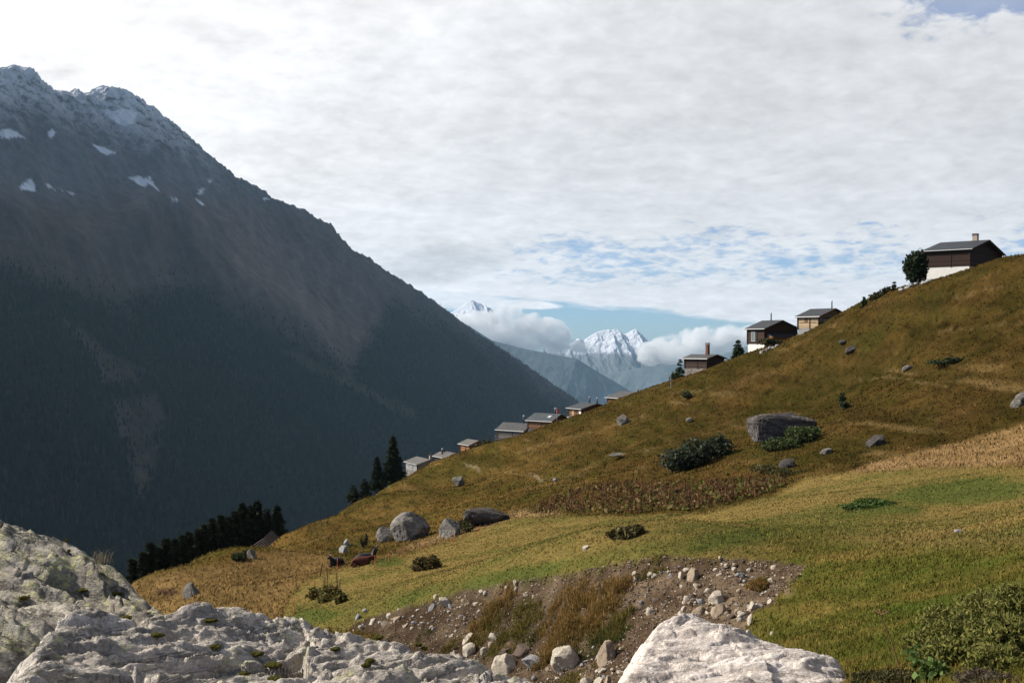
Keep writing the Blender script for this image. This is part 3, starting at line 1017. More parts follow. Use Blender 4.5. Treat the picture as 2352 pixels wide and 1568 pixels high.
cloud([(1050, 745, 38, .7), (1100, 742, 40, .8), (1150, 745, 44, .85), (1175, 715, 24, .8), (1205, 760, 46, .95), (1255, 768, 50, .8), (1290, 795, 34, .7), (1120, 770, 50, .6), (1330, 795, 24, .6)], 16700,
      'white cumulus bank covering the foot of the pointed snow peak', 1, 0.010)
cloud([(1500, 812, 34, .8), (1545, 800, 44, .85), (1600, 790, 46, .85), (1660, 785, 46, .8), (1720, 780, 44, .8), (1490, 825, 30, .6), (1560, 825, 36, .6)], 16700,
      'white cumulus bank right of the glaciered snow range', 2, 0.010)
# ------------------------------------------------------------------ materials for things
def leafy(name, trans=0.35, rough=0.7, spec=0.25, up=0.0):
    m, t = material(name)
    a = t.n('ShaderNodeVertexColor', layer_name='Col').outputs[0]
    b = t.n('ShaderNodeBsdfPrincipled')
    t.set(b, 'Base Color', a)
    if up:
        # blades share the light of the sward they stand in
        ge = t.n('ShaderNodeNewGeometry')
        v1 = t.n('ShaderNodeVectorMath', operation='SCALE')
        t.set(v1, 0, ge.outputs['Normal'])
        v1.inputs['Scale'].default_value = 1 - up
        v2 = t.n('ShaderNodeVectorMath', operation='ADD')
        t.set(v2, 0, v1.outputs[0])
        v2.inputs[1].default_value = (-0.25 * up, -0.12 * up, 0.95 * up)
        v3 = t.n('ShaderNodeVectorMath', operation='NORMALIZE')
        t.set(v3, 0, v2.outputs[0])
        t.set(b, 'Normal', v3.outputs[0])
    b.inputs['Roughness'].default_value = rough
    b.inputs['Specular IOR Level'].default_value = spec
    tr = t.n('ShaderNodeBsdfTranslucent')
    t.set(tr, 'Color', a)
    mx = t.n('ShaderNodeMixShader')
    mx.inputs[0].default_value = trans
    t.t.links.new(b.outputs[0], mx.inputs[1])
    t.t.links.new(tr.outputs[0], mx.inputs[2])
    o = t.n('ShaderNodeOutputMaterial')
    t.t.links.new(mx.outputs[0], o.inputs[0])
    return m


def rock_material(name, base, dark, lichen=None, lich_amt=0.0, scale=1.0, fol=(0.5, 0.35), rough=0.7, spec=0.3, specks=0.5, bstr=0.9, bd=0.03, yellow=None, scratch=False):
    m, t = material(name)
    co = objco(t)
    sep = t.n('ShaderNodeSeparateXYZ', in_0=co)
    x, y, z = sep.outputs
    c, s = math.cos(fol[0]), math.sin(fol[0])
    al = t.m('ADD', t.m('MULTIPLY', x, c), t.m('MULTIPLY', y, s))
    ac = t.m('SUBTRACT', t.m('MULTIPLY', y, c), t.m('MULTIPLY', x, s))
    st = t.xyz(t.m('MULTIPLY', al, fol[1]), ac, t.m('MULTIPLY', z, 1.3))
    n1 = t.noise(st, 2.2 * scale, 6, 0.65, 0.4)
    n2 = t.noise(st, 11.0 * scale, 6, 0.7, 0.3)
    n3 = t.noise(co, 45.0 * scale, 4, 0.7)
    col = t.mix(t.mr(n1, 0.30, 0.68), dark, base)
    col = t.mix(t.mr(n2, 0.30, 0.62, 0.55, 0.0), col, dark)
    k = t.mr(n3, 0.3, 0.7, 0.55, 1.40, False)
    col = t.mix(1.0, col, t.xyz(k, k, k), 'MULTIPLY')
    if specks:
        sp = t.mr(t.noise(st, 26.0 * scale, 5, 0.75, 0.6), 0.60, 0.68)
        col = t.mix(t.m('MULTIPLY', sp, specks), col, (0.045, 0.042, 0.04))
    if lichen:
        l = t.mr(t.noise(co, 3.2 * scale, 6, 0.72), 0.60 - lich_amt * 0.16, 0.70 - lich_amt * 0.16)
        l = t.m('MULTIPLY', l, t.mr(t.noise(co, 22.0 * scale, 5, 0.75), 0.44, 0.56))
        col = t.mix(t.m('MULTIPLY', l, 0.8), col, lichen)
    if yellow:
        l = t.mr(t.noise(co, 1.6 * scale, 5, 0.7), 0.50, 0.66)
        col = t.mix(t.m('MULTIPLY', l, 0.6), col, yellow)
    nc = t.noise(st, 1.7 * scale, 7, 0.68, 1.2)
    crack = t.mr(t.m('ABSOLUTE', t.m('SUBTRACT', nc, 0.5)), 0.0, 0.022, 1.0, 0.0)
    crack = t.m('MULTIPLY', crack, t.mr(n1, 0.35, 0.6))
    col = t.mix(t.m('MULTIPLY', crack, 0.6), col, t.mix(0.5, dark, (0.03, 0.028, 0.026)))
    ns = t.noise(t.xyz(t.m('MULTIPLY', al, fol[1] * 0.5), t.m('MULTIPLY', ac, 2.0), z), 14.0 * scale, 5, 0.7, 0.3)
    ks = t.mr(ns, 0.32, 0.68, 0.72, 1.25, False)
    col = t.mix(1.0, col, t.xyz(ks, ks, ks), 'MULTIPLY')
    if scratch:
        for k_, (sa, sb) in enumerate(((0.5, 1.0), (-0.9, 1.0), (0.1, 1.0))):
            q1 = t.m('ADD', t.m('MULTIPLY', x, sb), t.m('MULTIPLY', y, sa))
            q2 = t.m('SUBTRACT', t.m('MULTIPLY', y, sb), t.m('MULTIPLY', x, sa))
            sn = t.noise(t.xyz(t.m('MULTIPLY', q1, 1.0), t.m('MULTIPLY', q2, 6.0), t.m('ADD', z, k_ * 7.0)), 5.0, 4, 0.6, 0.5)
            sm = t.mr(t.m('ABSOLUTE', t.m('SUBTRACT', sn, 0.5)), 0.0, 0.018, 1.0, 0.0)
            sm = t.m('MULTIPLY', sm, t.mr(t.noise(co, 1.3 + k_ * .3, 3, 0.6), 0.45, 0.6))
            col = t.mix(t.m('MULTIPLY', sm, 0.75), col, (0.12, 0.10, 0.09))
    h = t.m('ADD', t.m('MULTIPLY', n2, 1.0), t.m('MULTIPLY', n3, 0.45))
    h = t.m('ADD', h, t.m('MULTIPLY', ns, 0.8))
    h = t.m('SUBTRACT', h, t.m('MULTIPLY', crack, 0.8))
    h = t.m('ADD', h, t.m('MULTIPLY', n1, 1.3))
    r = t.mr(n2, 0.3, 0.7, rough + 0.12, rough - 0.1, False)
    finish(t, col, r, spec, h, bstr, bd / scale)
    return m


def plain(name, col, rough=0.7, spec=0.3, var=0.18, scale=6.0, metallic=0.0):
    m, t = material(name)
    co = objco(t)
    n = t.noise(co, scale, 5, 0.6)
    k = t.mr(n, 0.3, 0.7, 1 - var, 1 + var, False)
    finish(t, t.mix(1.0, (*col, 1), t.xyz(k, k, k), 'MULTIPLY'), rough, spec, n, 0.2, 0.02, metallic)
    return m


def planks(name, col, step=0.17, var=0.3, vertical=False, rough=0.75):
    m, t = material(name)
    co = objco(t)
    sep = t.n('ShaderNodeSeparateXYZ', in_0=co)
    x, y, z = sep.outputs
    q = t.m('ADD', x, y) if vertical else z
    f = t.m('DIVIDE', q, step)
    idx = t.m('FLOOR', f)
    fr = t.m('SUBTRACT', f, idx)
    wn = t.n('ShaderNodeTexWhiteNoise', noise_dimensions='1D')
    t.set(wn, 'W', idx)
    k = t.mr(wn.outputs[0], 0, 1, 1 - var, 1 + var, False)
    g = t.mr(t.noise(t.xyz(t.m('MULTIPLY', x, 1.2), t.m('MULTIPLY', y, 1.2), t.m('MULTIPLY', z, 14.0)), 1.0, 5, 0.6), 0.3, 0.7, 0.75, 1.25, False)
    k = t.m('MULTIPLY', k, g)
    joint = t.mr(t.m('MINIMUM', fr, t.m('SUBTRACT', 1.0, fr)), 0.0, 0.10, 0.35, 1.0)
    k = t.m('MULTIPLY', k, joint)
    finish(t, t.mix(1.0, (*col, 1), t.xyz(k, k, k), 'MULTIPLY'), rough, 0.2, joint, 0.6, 0.02)
    return m


def masonry(name, col, mortar, scale=2.6):
    m, t = material(name)
    co = objco(t)
    v = t.n('ShaderNodeTexVoronoi', feature='DISTANCE_TO_EDGE')
    t.set(v, 'Vector', co)
    v.inputs['Scale'].default_value = scale
    v2 = t.n('ShaderNodeTexVoronoi', feature='F1')
    t.set(v2, 'Vector', co)
    v2.inputs['Scale'].default_value = scale
    sepc = t.n('ShaderNodeSeparateXYZ', in_0=v2.outputs['Color'])
    k = t.mr(sepc.outputs[0], 0, 1, 0.55, 1.4, False)
    c = t.mix(1.0, (*col, 1), t.xyz(k, k, k), 'MULTIPLY')
    e = t.mr(v.outputs[0], 0.0, 0.08)
    finish(t, t.mix(e, (*mortar, 1), c), 0.9, 0.15, e, 0.8, 0.05)
    return m


def roofing(name, col, step=0.33, var=0.25, scallop=False):
    m, t = material(name)
    co = objco(t)
    sep = t.n('ShaderNodeSeparateXYZ', in_0=co)
    x, y, z = sep.outputs
    f = t.m('DIVIDE', x, step)
    i = t.m('FLOOR', f)
    g = t.m('ADD', t.m('DIVIDE', y, step * 1.2), t.m('MULTIPLY', t.m('MODULO', t.m('ABSOLUTE', i), 2.0), 0.5))
    j = t.m('FLOOR', g)
    wn = t.n('ShaderNodeTexWhiteNoise', noise_dimensions='2D')
    t.set(wn, 'Vector', t.xyz(i, j, 0.0))
    k = t.mr(wn.outputs[0], 0, 1, 1 - var, 1 + var, False)
    k = t.m('MULTIPLY', k, t.mr(t.noise(co, 0.8, 5, 0.6), 0.3, 0.7, 0.8, 1.2, False))
    fr = t.m('SUBTRACT', f, i)
    gr = t.m('SUBTRACT', g, j)
    ed = t.m('MINIMUM', t.m('MINIMUM', fr, t.m('SUBTRACT', 1.0, fr)), t.m('MINIMUM', gr, t.m('SUBTRACT', 1.0, gr)))
    e = t.mr(ed, 0.0, 0.10, 0.6 if not scallop else 0.4, 1.0)
    k = t.m('MULTIPLY', k, e)
    finish(t, t.mix(1.0, (*col, 1), t.xyz(k, k, k), 'MULTIPLY'), 0.55, 0.4, e, 0.5, 0.03)
    return m


M_FRONT = rock_material('grey_gneiss', (0.74, 0.655, 0.55), (0.40, 0.345, 0.285), (0.55, 0.53, 0.25), 0.40, 1.0, (0.55, 0.40), 0.52, 0.5, 0.45, 0.9, 0.035)
M_LEFT = rock_material('lichened_gneiss', (0.48, 0.435, 0.35), (0.24, 0.205, 0.17), (0.52, 0.50, 0.22), 0.75, 0.9, (-0.35, 0.30), 0.72, 0.3, 0.5, 0.9, 0.035)
M_WHITE = rock_material('white_quartzite', (0.90, 0.81, 0.73), (0.62, 0.53, 0.46), None, 0, 1.2, (0.25, 0.45), 0.65, 0.35, 0.85, 0.7, 0.02, scratch=True)
M_BOULDER = rock_material('boulder_gneiss', (0.40, 0.37, 0.32), (0.17, 0.15, 0.13), (0.27, 0.28, 0.17), 0.35, 0.45, (0.4, 0.6), 0.8, 0.2, 0.5, 1.0, 0.05)
M_DARKB = rock_material('dark_boulder_gneiss', (0.24, 0.21, 0.19), (0.085, 0.072, 0.066), (0.15, 0.16, 0.09), 0.3, 0.30, (0.2, 0.7), 0.8, 0.2, 0.5, 1.0, 0.08)
M_CREAM = rock_material('cream_limestone', (0.70, 0.62, 0.50), (0.52, 0.43, 0.32), None, 0, 2.5, (0.5, 0.8), 0.75, 0.25, 0.25, 0.8, 0.03)
M_TAN = rock_material('tan_sandstone', (0.52, 0.41, 0.29), (0.34, 0.25, 0.17), None, 0, 2.5, (0.5, 0.8), 0.8, 0.2, 0.3, 0.8, 0.03)
M_GREYST = rock_material('grey_stone', (0.46, 0.45, 0.44), (0.28, 0.27, 0.27), None, 0, 2.5, (0.5, 0.7), 0.75, 0.25, 0.3, 0.8, 0.03)
M_BROWNST = rock_material('brown_stone', (0.20, 0.14, 0.105), (0.10, 0.07, 0.055), None, 0, 2.5, (0.5, 0.7), 0.8, 0.2, 0.3, 0.8, 0.03)
M_GRASS = leafy('grass_blades', 0.25, 1.0, 0.0, 0.7)
M_LEAF = leafy('leaves', 0.30, 0.65, 0.25)
M_WILLOW = leafy('willow_leaves', 0.25, 0.7, 0.1, 0.5)
M_NEEDLE = leafy('needles', 0.12, 0.75, 0.15)
M_MOSS = plain('moss', (0.060, 0.055, 0.012), 0.95, 0.05, 0.6, 40.0)
M_BARK = plain('bark', (0.075, 0.055, 0.04), 0.95, 0.1, 0.4, 5.0)


# ------------------------------------------------------------------ foreground rocks
def slab_rock(name, top, outline, mat, cell, disp, label, edge=0.30, floor=-6.0, steep=3.2):
    """top: (u,v,Y) points on its upper surface; outline: plan polygon; one solid rock standing on the ground"""
    pts = np.array([P(*p) for p in top])
    f = TPS(pts, 1e-3)
    o = np.array(outline, float)
    x0, y0 = o.min(0) - 0.7
    x1, y1 = o.max(0) + 0.7
    nx, ny = int((x1 - x0) / cell), int((y1 - y0) / cell)
    X, Y = np.meshgrid(np.linspace(x0, x1, nx), np.linspace(y0, y1, ny))
    sdv = poly_sd(X + 0.07 * fbm(X * 1.7, Y * 1.7, 1.0, 4), Y + 0.07 * fbm(X * 1.7, Y * 1.7, 7.0, 4), o)
    Z = f(X, Y)
    inn = smooth(-0.05, edge, sdv)
    Z = Z + disp(X, Y) * (0.25 + 0.75 * inn)
    k = np.clip(edge - sdv, 0, None)
    Z = Z - 0.9 * np.minimum(k, edge) ** 2 / edge - np.clip(-sdv, 0, None) * steep - 0.6 * np.clip(-sdv, 0, None) ** 2
    keep = sdv > -0.62
    V = np.stack([X.ravel(), Y.ravel(), Z.ravel()], 1)
    F = grid_faces(ny, nx)
    kp = keep.ravel()
    F = F[kp[F].all(1)]
    used = np.zeros(len(V), bool)
    used[F.ravel()] = True
    remap = np.cumsum(used) - 1
    V = V[used]
    F = remap[F]
    ob = mesh_obj(name, V, F, mat)
    # close it below
    me = ob.data
    bm = bmesh.new()
    bm.from_mesh(me)
    be = [e for e in bm.edges if e.is_boundary]
    r = bmesh.ops.extrude_edge_only(bm, edges=be)
    vs = [g for g in r['geom'] if isinstance(g, bmesh.types.BMVert)]
    for v in vs:
        v.co.z = floor
    bm.to_mesh(me)
    bm.free()
    tag(ob, label, 'rock')
    return ob, f, disp


def rot2(x, y, a):
    c, s = math.cos(a), math.sin(a)
    return x * c + y * s, y * c - x * s


def facets(a, b, seed, tilt, step):
    """broken rock: every cell of a jittered grid is its own tilted plane"""
    ia, ib = np.floor(a), np.floor(b)
    best = np.full(a.shape, 1e9)
    out = np.zeros(a.shape)
    for da in (-1, 0, 1):
        for db in (-1, 0, 1):
            ca, cb = ia + da, ib + db
            def hs(k):
                v = np.sin(ca * 127.1 + cb * 311.7 + seed * 17.3 + k * 74.7) * 43758.5453
                return v - np.floor(v)
            pa, pb = ca + hs(1), cb + hs(2)
            d = (a - pa) ** 2 + (b - pb) ** 2
            h = (hs(3) - 0.5) * 2 * step + (a - pa) * (hs(4) - 0.5) * 2 * tilt + (b - pb) * (hs(5) - 0.5) * 2 * tilt
            m = d < best
            best = np.where(m, d, best)
            out = np.where(m, h, out)
    return out


def terrace(h, step, soft):
    q = h / step
    i = np.floor(q)
    return (i + smooth(0.5 - soft, 0.5 + soft, q - i)) * step


def disp_front(X, Y):
    a, b = rot2(X, Y, 0.55)
    h = 0.16 * fbm(a * 0.7, b * 1.1, 3.0, 5, 0.5)
    h = h + terrace(0.22 * fbm(a * 0.55, b * 1.9, 8.0, 4, 0.5), 0.035, 0.16)
    r = fbm(a * 1.3, b * 4.2, 5.0, 4, 0.55, True)
    h = h - 0.055 * smooth(0.42, 0.72, r) + 0.020 * fbm(a * 7, b * 14, 2.0, 4, 0.6)
    # the long diagonal crack with its raised rib on the right
    u, v = (X / Y) * FPX + CU, 0
    c = np.abs(rot2(X - 0.02, Y - 7.35, 0.85)[1])
    h = h - 0.10 * np.exp(-(c / 0.05) ** 2) * smooth(-1.6, -0.2, -np.abs(X + 0.35) * 2.2 + 1.2)
    pits = smooth(0.50, 0.75, fbm(a * 2.1, b * 2.8, 15.0, 2))
    wa, wb = a + 0.10 * fbm(a * 2, b * 2, 61.0, 3), b + 0.10 * fbm(a * 2, b * 2, 62.0, 3)
    h = h * 0.75 + facets(wa * 1.1, wb * 2.4, 1, 0.10, 0.035) + facets(wa * 3.0, wb * 6.5, 2, 0.045, 0.014) + facets(wa * 9, wb * 18, 3, 0.018, 0.006)
    h = h + 0.012 * fbm(a * 4.5, b * 9.0, 17.0, 5, 0.62, True) + 0.010 * fbm(a * 14, b * 26, 19.0, 3, 0.6, True)
    return h - 0.07 * pits + 0.02


def disp_left(X, Y):
    a, b = rot2(X, Y, -0.30)
    h = 0.20 * fbm(a * 0.5, b * 0.8, 23.0, 5, 0.5)
    h = h + terrace(0.30 * fbm(a * 0.4, b * 1.5, 28.0, 4, 0.5), 0.06, 0.14)
    r = fbm(a * 0.9, b * 3.0, 25.0, 4, 0.55, True)
    h = h - 0.075 * smooth(0.45, 0.75, r) + 0.022 * fbm(a * 6, b * 9, 22.0, 4, 0.6)
    # undercut pocket on the shoulder
    u = (X / Y) * FPX + CU
    px, py = P(195, 1315, 9.55)[:2]
    q = rot2(X - px, Y - py, -0.45)
    pocket = np.exp(-(q[0] / 0.33) ** 4 - (q[1] / 0.16) ** 4)
    wa, wb = a + 0.12 * fbm(a * 2, b * 2, 63.0, 3), b + 0.12 * fbm(a * 2, b * 2, 64.0, 3)
    h = h * 0.8 + facets(wa * 0.8, wb * 1.8, 4, 0.12, 0.05) + facets(wa * 2.4, wb * 5.5, 5, 0.05, 0.018) + facets(wa * 7, wb * 14, 6, 0.02, 0.007)
    h = h + 0.014 * fbm(a * 3.0, b * 6.5, 37.0, 5, 0.62, True) + 0.010 * fbm(a * 12, b * 20, 39.0, 3, 0.6, True)
    return h - 0.20 * pocket


def disp_white(X, Y):
    a, b = rot2(X, Y, 0.15)
    h = 0.10 * fbm(a * 0.6, b * 0.9, 43.0, 4, 0.45)
    h = h + terrace(0.24 * fbm(a * 0.35, b * 1.2, 48.0, 3, 0.45), 0.08, 0.10)
    wa, wb = a + 0.12 * fbm(a * 2, b * 2, 65.0, 3), b + 0.12 * fbm(a * 2, b * 2, 66.0, 3)
    h = h + facets(wa * 0.7, wb * 1.6, 7, 0.13, 0.05) + facets(wa * 2.2, wb * 6.0, 8, 0.04, 0.016)
    r = fbm(a * 0.8, b * 4.2, 45.0, 4, 0.55, True)
    return h - 0.035 * smooth(0.55, 0.78, r) + 0.020 * fbm(a * 5, b * 12, 42.0, 5, 0.65, True) + 0.008 * fbm(a * 18, b * 30, 49.0, 3, 0.6)


def P_back(u, v, Y):
    """the rounded far side of a slab, just behind its crest"""
    return (u, v, Y + 0.42)


fc = [(-40, 1640, 4.7), (36, 1545, 5.6), (60, 1505, 6.1), (110, 1468, 6.6), (200, 1444, 7.1), (300, 1422, 7.5), (370, 1400, 7.8), (430, 1390, 7.95), (500, 1393, 8.0), (560, 1403, 8.0),
      (620, 1418, 8.0), (700, 1428, 7.95), (800, 1446, 7.85), (900, 1457, 7.7), (1000, 1490, 7.35), (1100, 1528, 6.9), (1205, 1566, 6.45), (1320, 1640, 5.8)]
ftop = fc + [(u, 1568, max(Y - 1.15 * (1568 - v) / 180, 4.6)) for (u, v, Y) in fc[4:15:2]] + [(100, 1700, 5.2), (400, 1760, 5.7), (700, 1760, 5.9), (1000, 1760, 5.6), (1200, 1800, 4.9)]
ftop = ftop + [P_back(u, v + 20, Y) for (u, v, Y) in fc]
fo = [(P(u, v, Y)[0] + (0.30 if u > 800 else -0.32 if u < 250 else 0.05), Y + 0.34) for (u, v, Y) in fc] + [(0.6, 4.2), (-1.0, 4.0), (-2.1, 4.1)]
FRONT, F_FRONT, D_FRONT = slab_rock('foreground_rock', ftop, fo, M_FRONT, 0.0125, disp_front, 'large grey gneiss slab across the bottom left, dotted with moss cushions')

lc = [(-420, 1010, 10.4), (-200, 1098, 10.4), (0, 1186, 10.3), (60, 1214, 10.25), (130, 1246, 10.2), (180, 1258, 10.15), (240, 1280, 10.05), (300, 1326, 9.85), (345, 1358, 9.65), (392, 1388, 9.4), (440, 1425, 9.1)]
ltop = lc + [(0, 1290, 9.6), (150, 1340, 9.35), (260, 1370, 9.3), (0, 1400, 8.9), (120, 1410, 8.8), (250, 1410, 8.95), (330, 1410, 9.0), (0, 1480, 8.35), (100, 1460, 8.4), (-200, 1300, 9.3), (-200, 1480, 8.2), (-420, 1300, 9.0), (-400, 1500, 8.0)]
ltop = ltop + [P_back(u, v + 4, Y) for (u, v, Y) in lc]
lo = [(P(u, v, Y)[0], Y + 0.22) for (u, v, Y) in lc] + [P(440, 1440, 8.6)[:2], P(250, 1440, 8.2)[:2], P(120, 1455, 8.15)[:2], P(50, 1478, 8.0)[:2], P(-60, 1500, 7.8)[:2], P(-420, 1500, 7.6)[:2]]
LEFT, F_LEFT, D_LEFT = slab_rock('foreground_rock', ltop, lo, M_LEFT, 0.0165, disp_left, 'tall pale rock with yellow green lichen sloping down from the left edge')

wc = [(1405, 1640, 11.7), (1428, 1575, 12.2), (1440, 1530, 12.7), (1462, 1492, 13.1), (1490, 1455, 13.5), (1512, 1432, 13.8), (1550, 1424, 14.0), (1602, 1414, 14.1), (1640, 1424, 14.05), (1700, 1444, 13.9), (1760, 1466, 13.7),
      (1800, 1479, 13.6), (1860, 1498, 13.4), (1905, 1510, 13.3), (1942, 1526, 13.1), (1962, 1556, 12.7), (1975, 1640, 11.9)]
wtop = wc + [(1480, 1568, 12.45), (1560, 1568, 12.6), (1680, 1568, 12.6), (1800, 1568, 12.6), (1900, 1568, 12.6), (1560, 1490, 13.3), (1680, 1500, 13.3), (1500, 1700, 11.4), (1700, 1720, 11.3), (1900, 1700, 11.4)]
wtop = wtop + [P_back(u, v + 14, Y) for (u, v, Y) in wc]
wo = [(P(u, v, Y)[0] + (0.22 if u > 1700 else -0.10), Y + 0.34) for (u, v, Y) in wc] + [(2.7, 10.6), (1.3, 10.5)]
WHITE, F_WHITE, D_WHITE = slab_rock('foreground_rock', wtop, wo, M_WHITE, 0.018, disp_white, 'big white quartzite slab with black scratch marks at the bottom centre', floor=-8.0)


def moss_on(parent, f, d, u, v, Yg, w, h, seed):
    """a moss cushion grown on the rock, found along the sight line"""
    Ys = np.linspace(Yg - 2.0, Yg + 1.2, 400)
    X = (u - CU) / FPX * Ys
    z = f(X, Ys) + d(X, Ys)
    s = (CV - v) / FPX * Ys
    k = np.nonzero(s <= z)[0]
    if not len(k):
        return
    x, y, zz = X[k[0]], Ys[k[0]], z[k[0]]
    sx = w / FPX * y * 0.5
    bm = bmesh.new()
    bmesh.ops.create_icosphere(bm, subdivisions=4, radius=1.0)
    Vv = np.array([q.co[:] for q in bm.verts])
    F = np.array([[q.index for q in fc_.verts] for fc_ in bm.faces])
    bm.free()
    n = fbm(Vv[:, 0] * 1.1 + seed * 2.7, Vv[:, 1] * 1.1, Vv[:, 2] * 1.1, 5, 0.65)
    Vv = Vv * (1 + 0.75 * n)[:, None]
    Vv = Vv * [sx, sx * 0.8, max(h / FPX * y * 0.30, 0.015)]
    mesh_obj('moss', Vv, F, M_MOSS, parent, loc=(x, y, zz + 0.005))


for i, (u, v, w, h) in enumerate([(482, 1430, 34, 10), (362, 1472, 30, 18), (492, 1490, 26, 13), (590, 1508, 30, 14), (628, 1532, 36, 18), (632, 1560, 30, 16), (770, 1494, 24, 14),
                                  (850, 1520, 24, 9), (842, 1530, 22, 8), (868, 1466, 24, 12), (960, 1482, 18, 8), (975, 1492, 14, 6), (560, 1550, 24, 12)]):
    moss_on(FRONT, F_FRONT, D_FRONT, u, v, 7.6, w, h, i)
for i, (u, v, w, h) in enumerate([(153, 1252, 10, 10), (158, 1266, 8, 6), (190, 1356, 26, 10), (265, 1366, 34, 8), (290, 1420, 26, 7), (55, 1385, 20, 9)]):
    moss_on(LEFT, F_LEFT, D_LEFT, u, v, 9.6, w, h, 30 + i)


# ------------------------------------------------------------------ loose rocks
def rock_mesh(name, seed, sub=4, cuts=9, noise=0.12, flat=1.0, soft=0.0, boxy=0.0):
    r = np.random.default_rng(seed)
    bm = bmesh.new()
    bmesh.ops.create_icosphere(bm, subdivisions=sub, radius=1.0)
    V = np.array([q.co[:] for q in bm.verts])
    F = np.array([[q.index for q in f.verts] for f in bm.faces], np.int32)
    bm.free()
    D = V.copy()
    if boxy:
        V = np.sign(V) * np.abs(V) ** (1 - boxy)
        V /= np.abs(V).max()
    for k in range(cuts):
        n = r.normal(size=3)
        n /= np.linalg.norm(n)
        dd = r.uniform(0.55, 0.88) + 0.35 * boxy
        ex = np.clip(V @ n - dd, 0, None)
        V = V - (1 - soft) * ex[:, None] * n
    n1 = fbm(D[:, 0] * 1.3 + seed * 3.1, D[:, 1] * 1.3, D[:, 2] * 1.3, 5, 0.55)
    n2 = fbm(D[:, 0] * 4 + seed, D[:, 1] * 4, D[:, 2] * 4, 3, 0.6, True) if sub > 3 else 0 * n1
    V = V * (1 + noise * n1 + noise * (0.25 if sub < 6 else 0.5) * n2)[:, None]
    V /= np.abs(V).max(0)
    V[:, 2] *= flat
    me = bpy.data.meshes.new(name)
    me.from_pydata(V.tolist(), [], F.tolist())
    me.polygons.foreach_set('use_smooth', np.full(len(F), True))
    return me


_rocks = {}


def loose_rock(name, u0, u1, v0, v1, mat, seed, label, cat='boulder', tilt=0.0, sub=4, cuts=9, noise=0.12, group=None, sink=0.55, depth=0.9, Y=None, boxy=0.0, rz=0.0):
    """a rock that fills the box (u0..u1, v0..v1) of the photo, resting on the ground under its foot"""
    um = (u0 + u1) / 2
    if Y is None:
        x, y, z = on_ground(um, v1 - (v1 - v0) * 0.10)
    else:
        x, y = P(um, v1, Y)[:2]
        z = float(ground_z(np.array([x]), np.array([y]))[0])
    w = (u1 - u0) / FPX * y / 2
    h = (v1 - v0) / FPX * y / 2
    me = rock_mesh(name, seed, sub, cuts, noise, boxy=boxy)
    o = bpy.data.objects.new(name, me)
    C.objects.link(o)
    me.materials.append(mat)
    o.scale = (w * 1.03, max(w, h) * depth, h * (1 + sink))
    o.rotation_euler = (0, tilt, rz)
    zc = (CV - (v0 + v1) / 2) / FPX * y
    o.location = (x, y + max(w, h) * depth * 0.55, zc - h * sink)
    tag(o, label, cat, group)
    return o


loose_rock('boulder', 1722, 1880, 948, 1012, M_DARKB, 3, 'big dark boulder with undercut face on the brown hillside, green shrub at its foot', sub=6, cuts=12, noise=0.12, depth=0.5, sink=0.25, boxy=0.55, rz=0.15, tilt=-0.05)
loose_rock('boulder', 895, 989, 1176, 1240, M_BOULDER, 12, 'pale humped boulder with pointed top beside the cows', sub=6, cuts=14, noise=0.08, depth=0.8)
loose_rock('boulder', 862, 905, 1211, 1243, M_BOULDER, 14, 'low boulder half sunk at the left foot of the pale humped boulder', sub=5)
loose_rock('boulder', 1065, 1168, 1167, 1204, M_DARKB, 31, 'long flat topped boulder above the strip of bare straw', sub=6, cuts=8, noise=0.08, depth=0.6, sink=0.15, boxy=0.55, tilt=0.03)
loose_rock('boulder', 1008, 1062, 1192, 1234, M_BOULDER, 18, 'knobbly grey boulder below the flat topped one, turf on its back', sub=5, cuts=8, noise=0.2)
loose_rock('boulder', 418, 456, 1338, 1374, M_BOULDER, 22, 'upright pale stone beside the hollow on the dry knoll', sub=5, tilt=-0.3)
loose_rock('boulder', 1792, 1836, 1053, 1074, M_DARKB, 25, 'mossy humped rock under the big dark boulder', sub=5)
loose_rock('boulder', 1994, 2040, 1000, 1024, M_DARKB, 27, 'pale tilted slab right of the big dark boulder', tilt=-0.5, sub=5)
loose_rock('boulder', 1412, 1444, 948, 974, M_BOULDER, 28, 'tilted grey slab on the slope below the row of chalets', tilt=-0.45, sub=5)
loose_rock('boulder', 1040, 1066, 1090, 1110, M_BOULDER, 29, 'small tilted slab below the lowest huts and the footpath', tilt=-0.4)
loose_rock('boulder', 1940, 1970, 795, 806, M_DARKB, 33, 'flat slab high on the slope below the pale wooden chalet', tilt=-0.35)
loose_rock('boulder', 1928, 1948, 780, 787, M_DARKB, 34, 'thin flat slab just above another slab below the pale chalet', tilt=-0.15)
loose_rock('boulder', 2324, 2352, 913, 934, M_BOULDER, 36, 'grey block at the right edge, lower of two', tilt=-0.3)
loose_rock('boulder', 2336, 2372, 900, 920, M_BOULDER, 37, 'grey block at the right edge, upper of two')
loose_rock('boulder', 777, 803, 1252, 1270, M_GREYST, 38, 'pale capped stone behind the cows')
loose_rock('boulder', 788, 803, 1238, 1250, M_GREYST, 39, 'small leaning stone above the pale capped stone', tilt=-0.6)
loose_rock('boulder', 563, 590, 1262, 1286, M_BOULDER, 40, 'dark edged rock at the foot of the slatted snow fence')
loose_rock('stone', 1338, 1356, 1251, 1263, M_CREAM, 41, 'lone white stone lying on the mown meadow', 'stone')
loose_rock('stone', 1769, 1778, 1449, 1457, M_CREAM, 42, 'round white stone on the turf right of the gully', 'stone', sub=3)
loose_rock('stone', 2190, 2216, 1216, 1224, M_GREYST, 43, 'flat pale stone flush with the brown turf at the right', 'stone')
loose_rock('stone', 1398, 1432, 1040, 1046, M_BOULDER, 44, 'thin pale stone on the slope above the dark bush', 'stone')
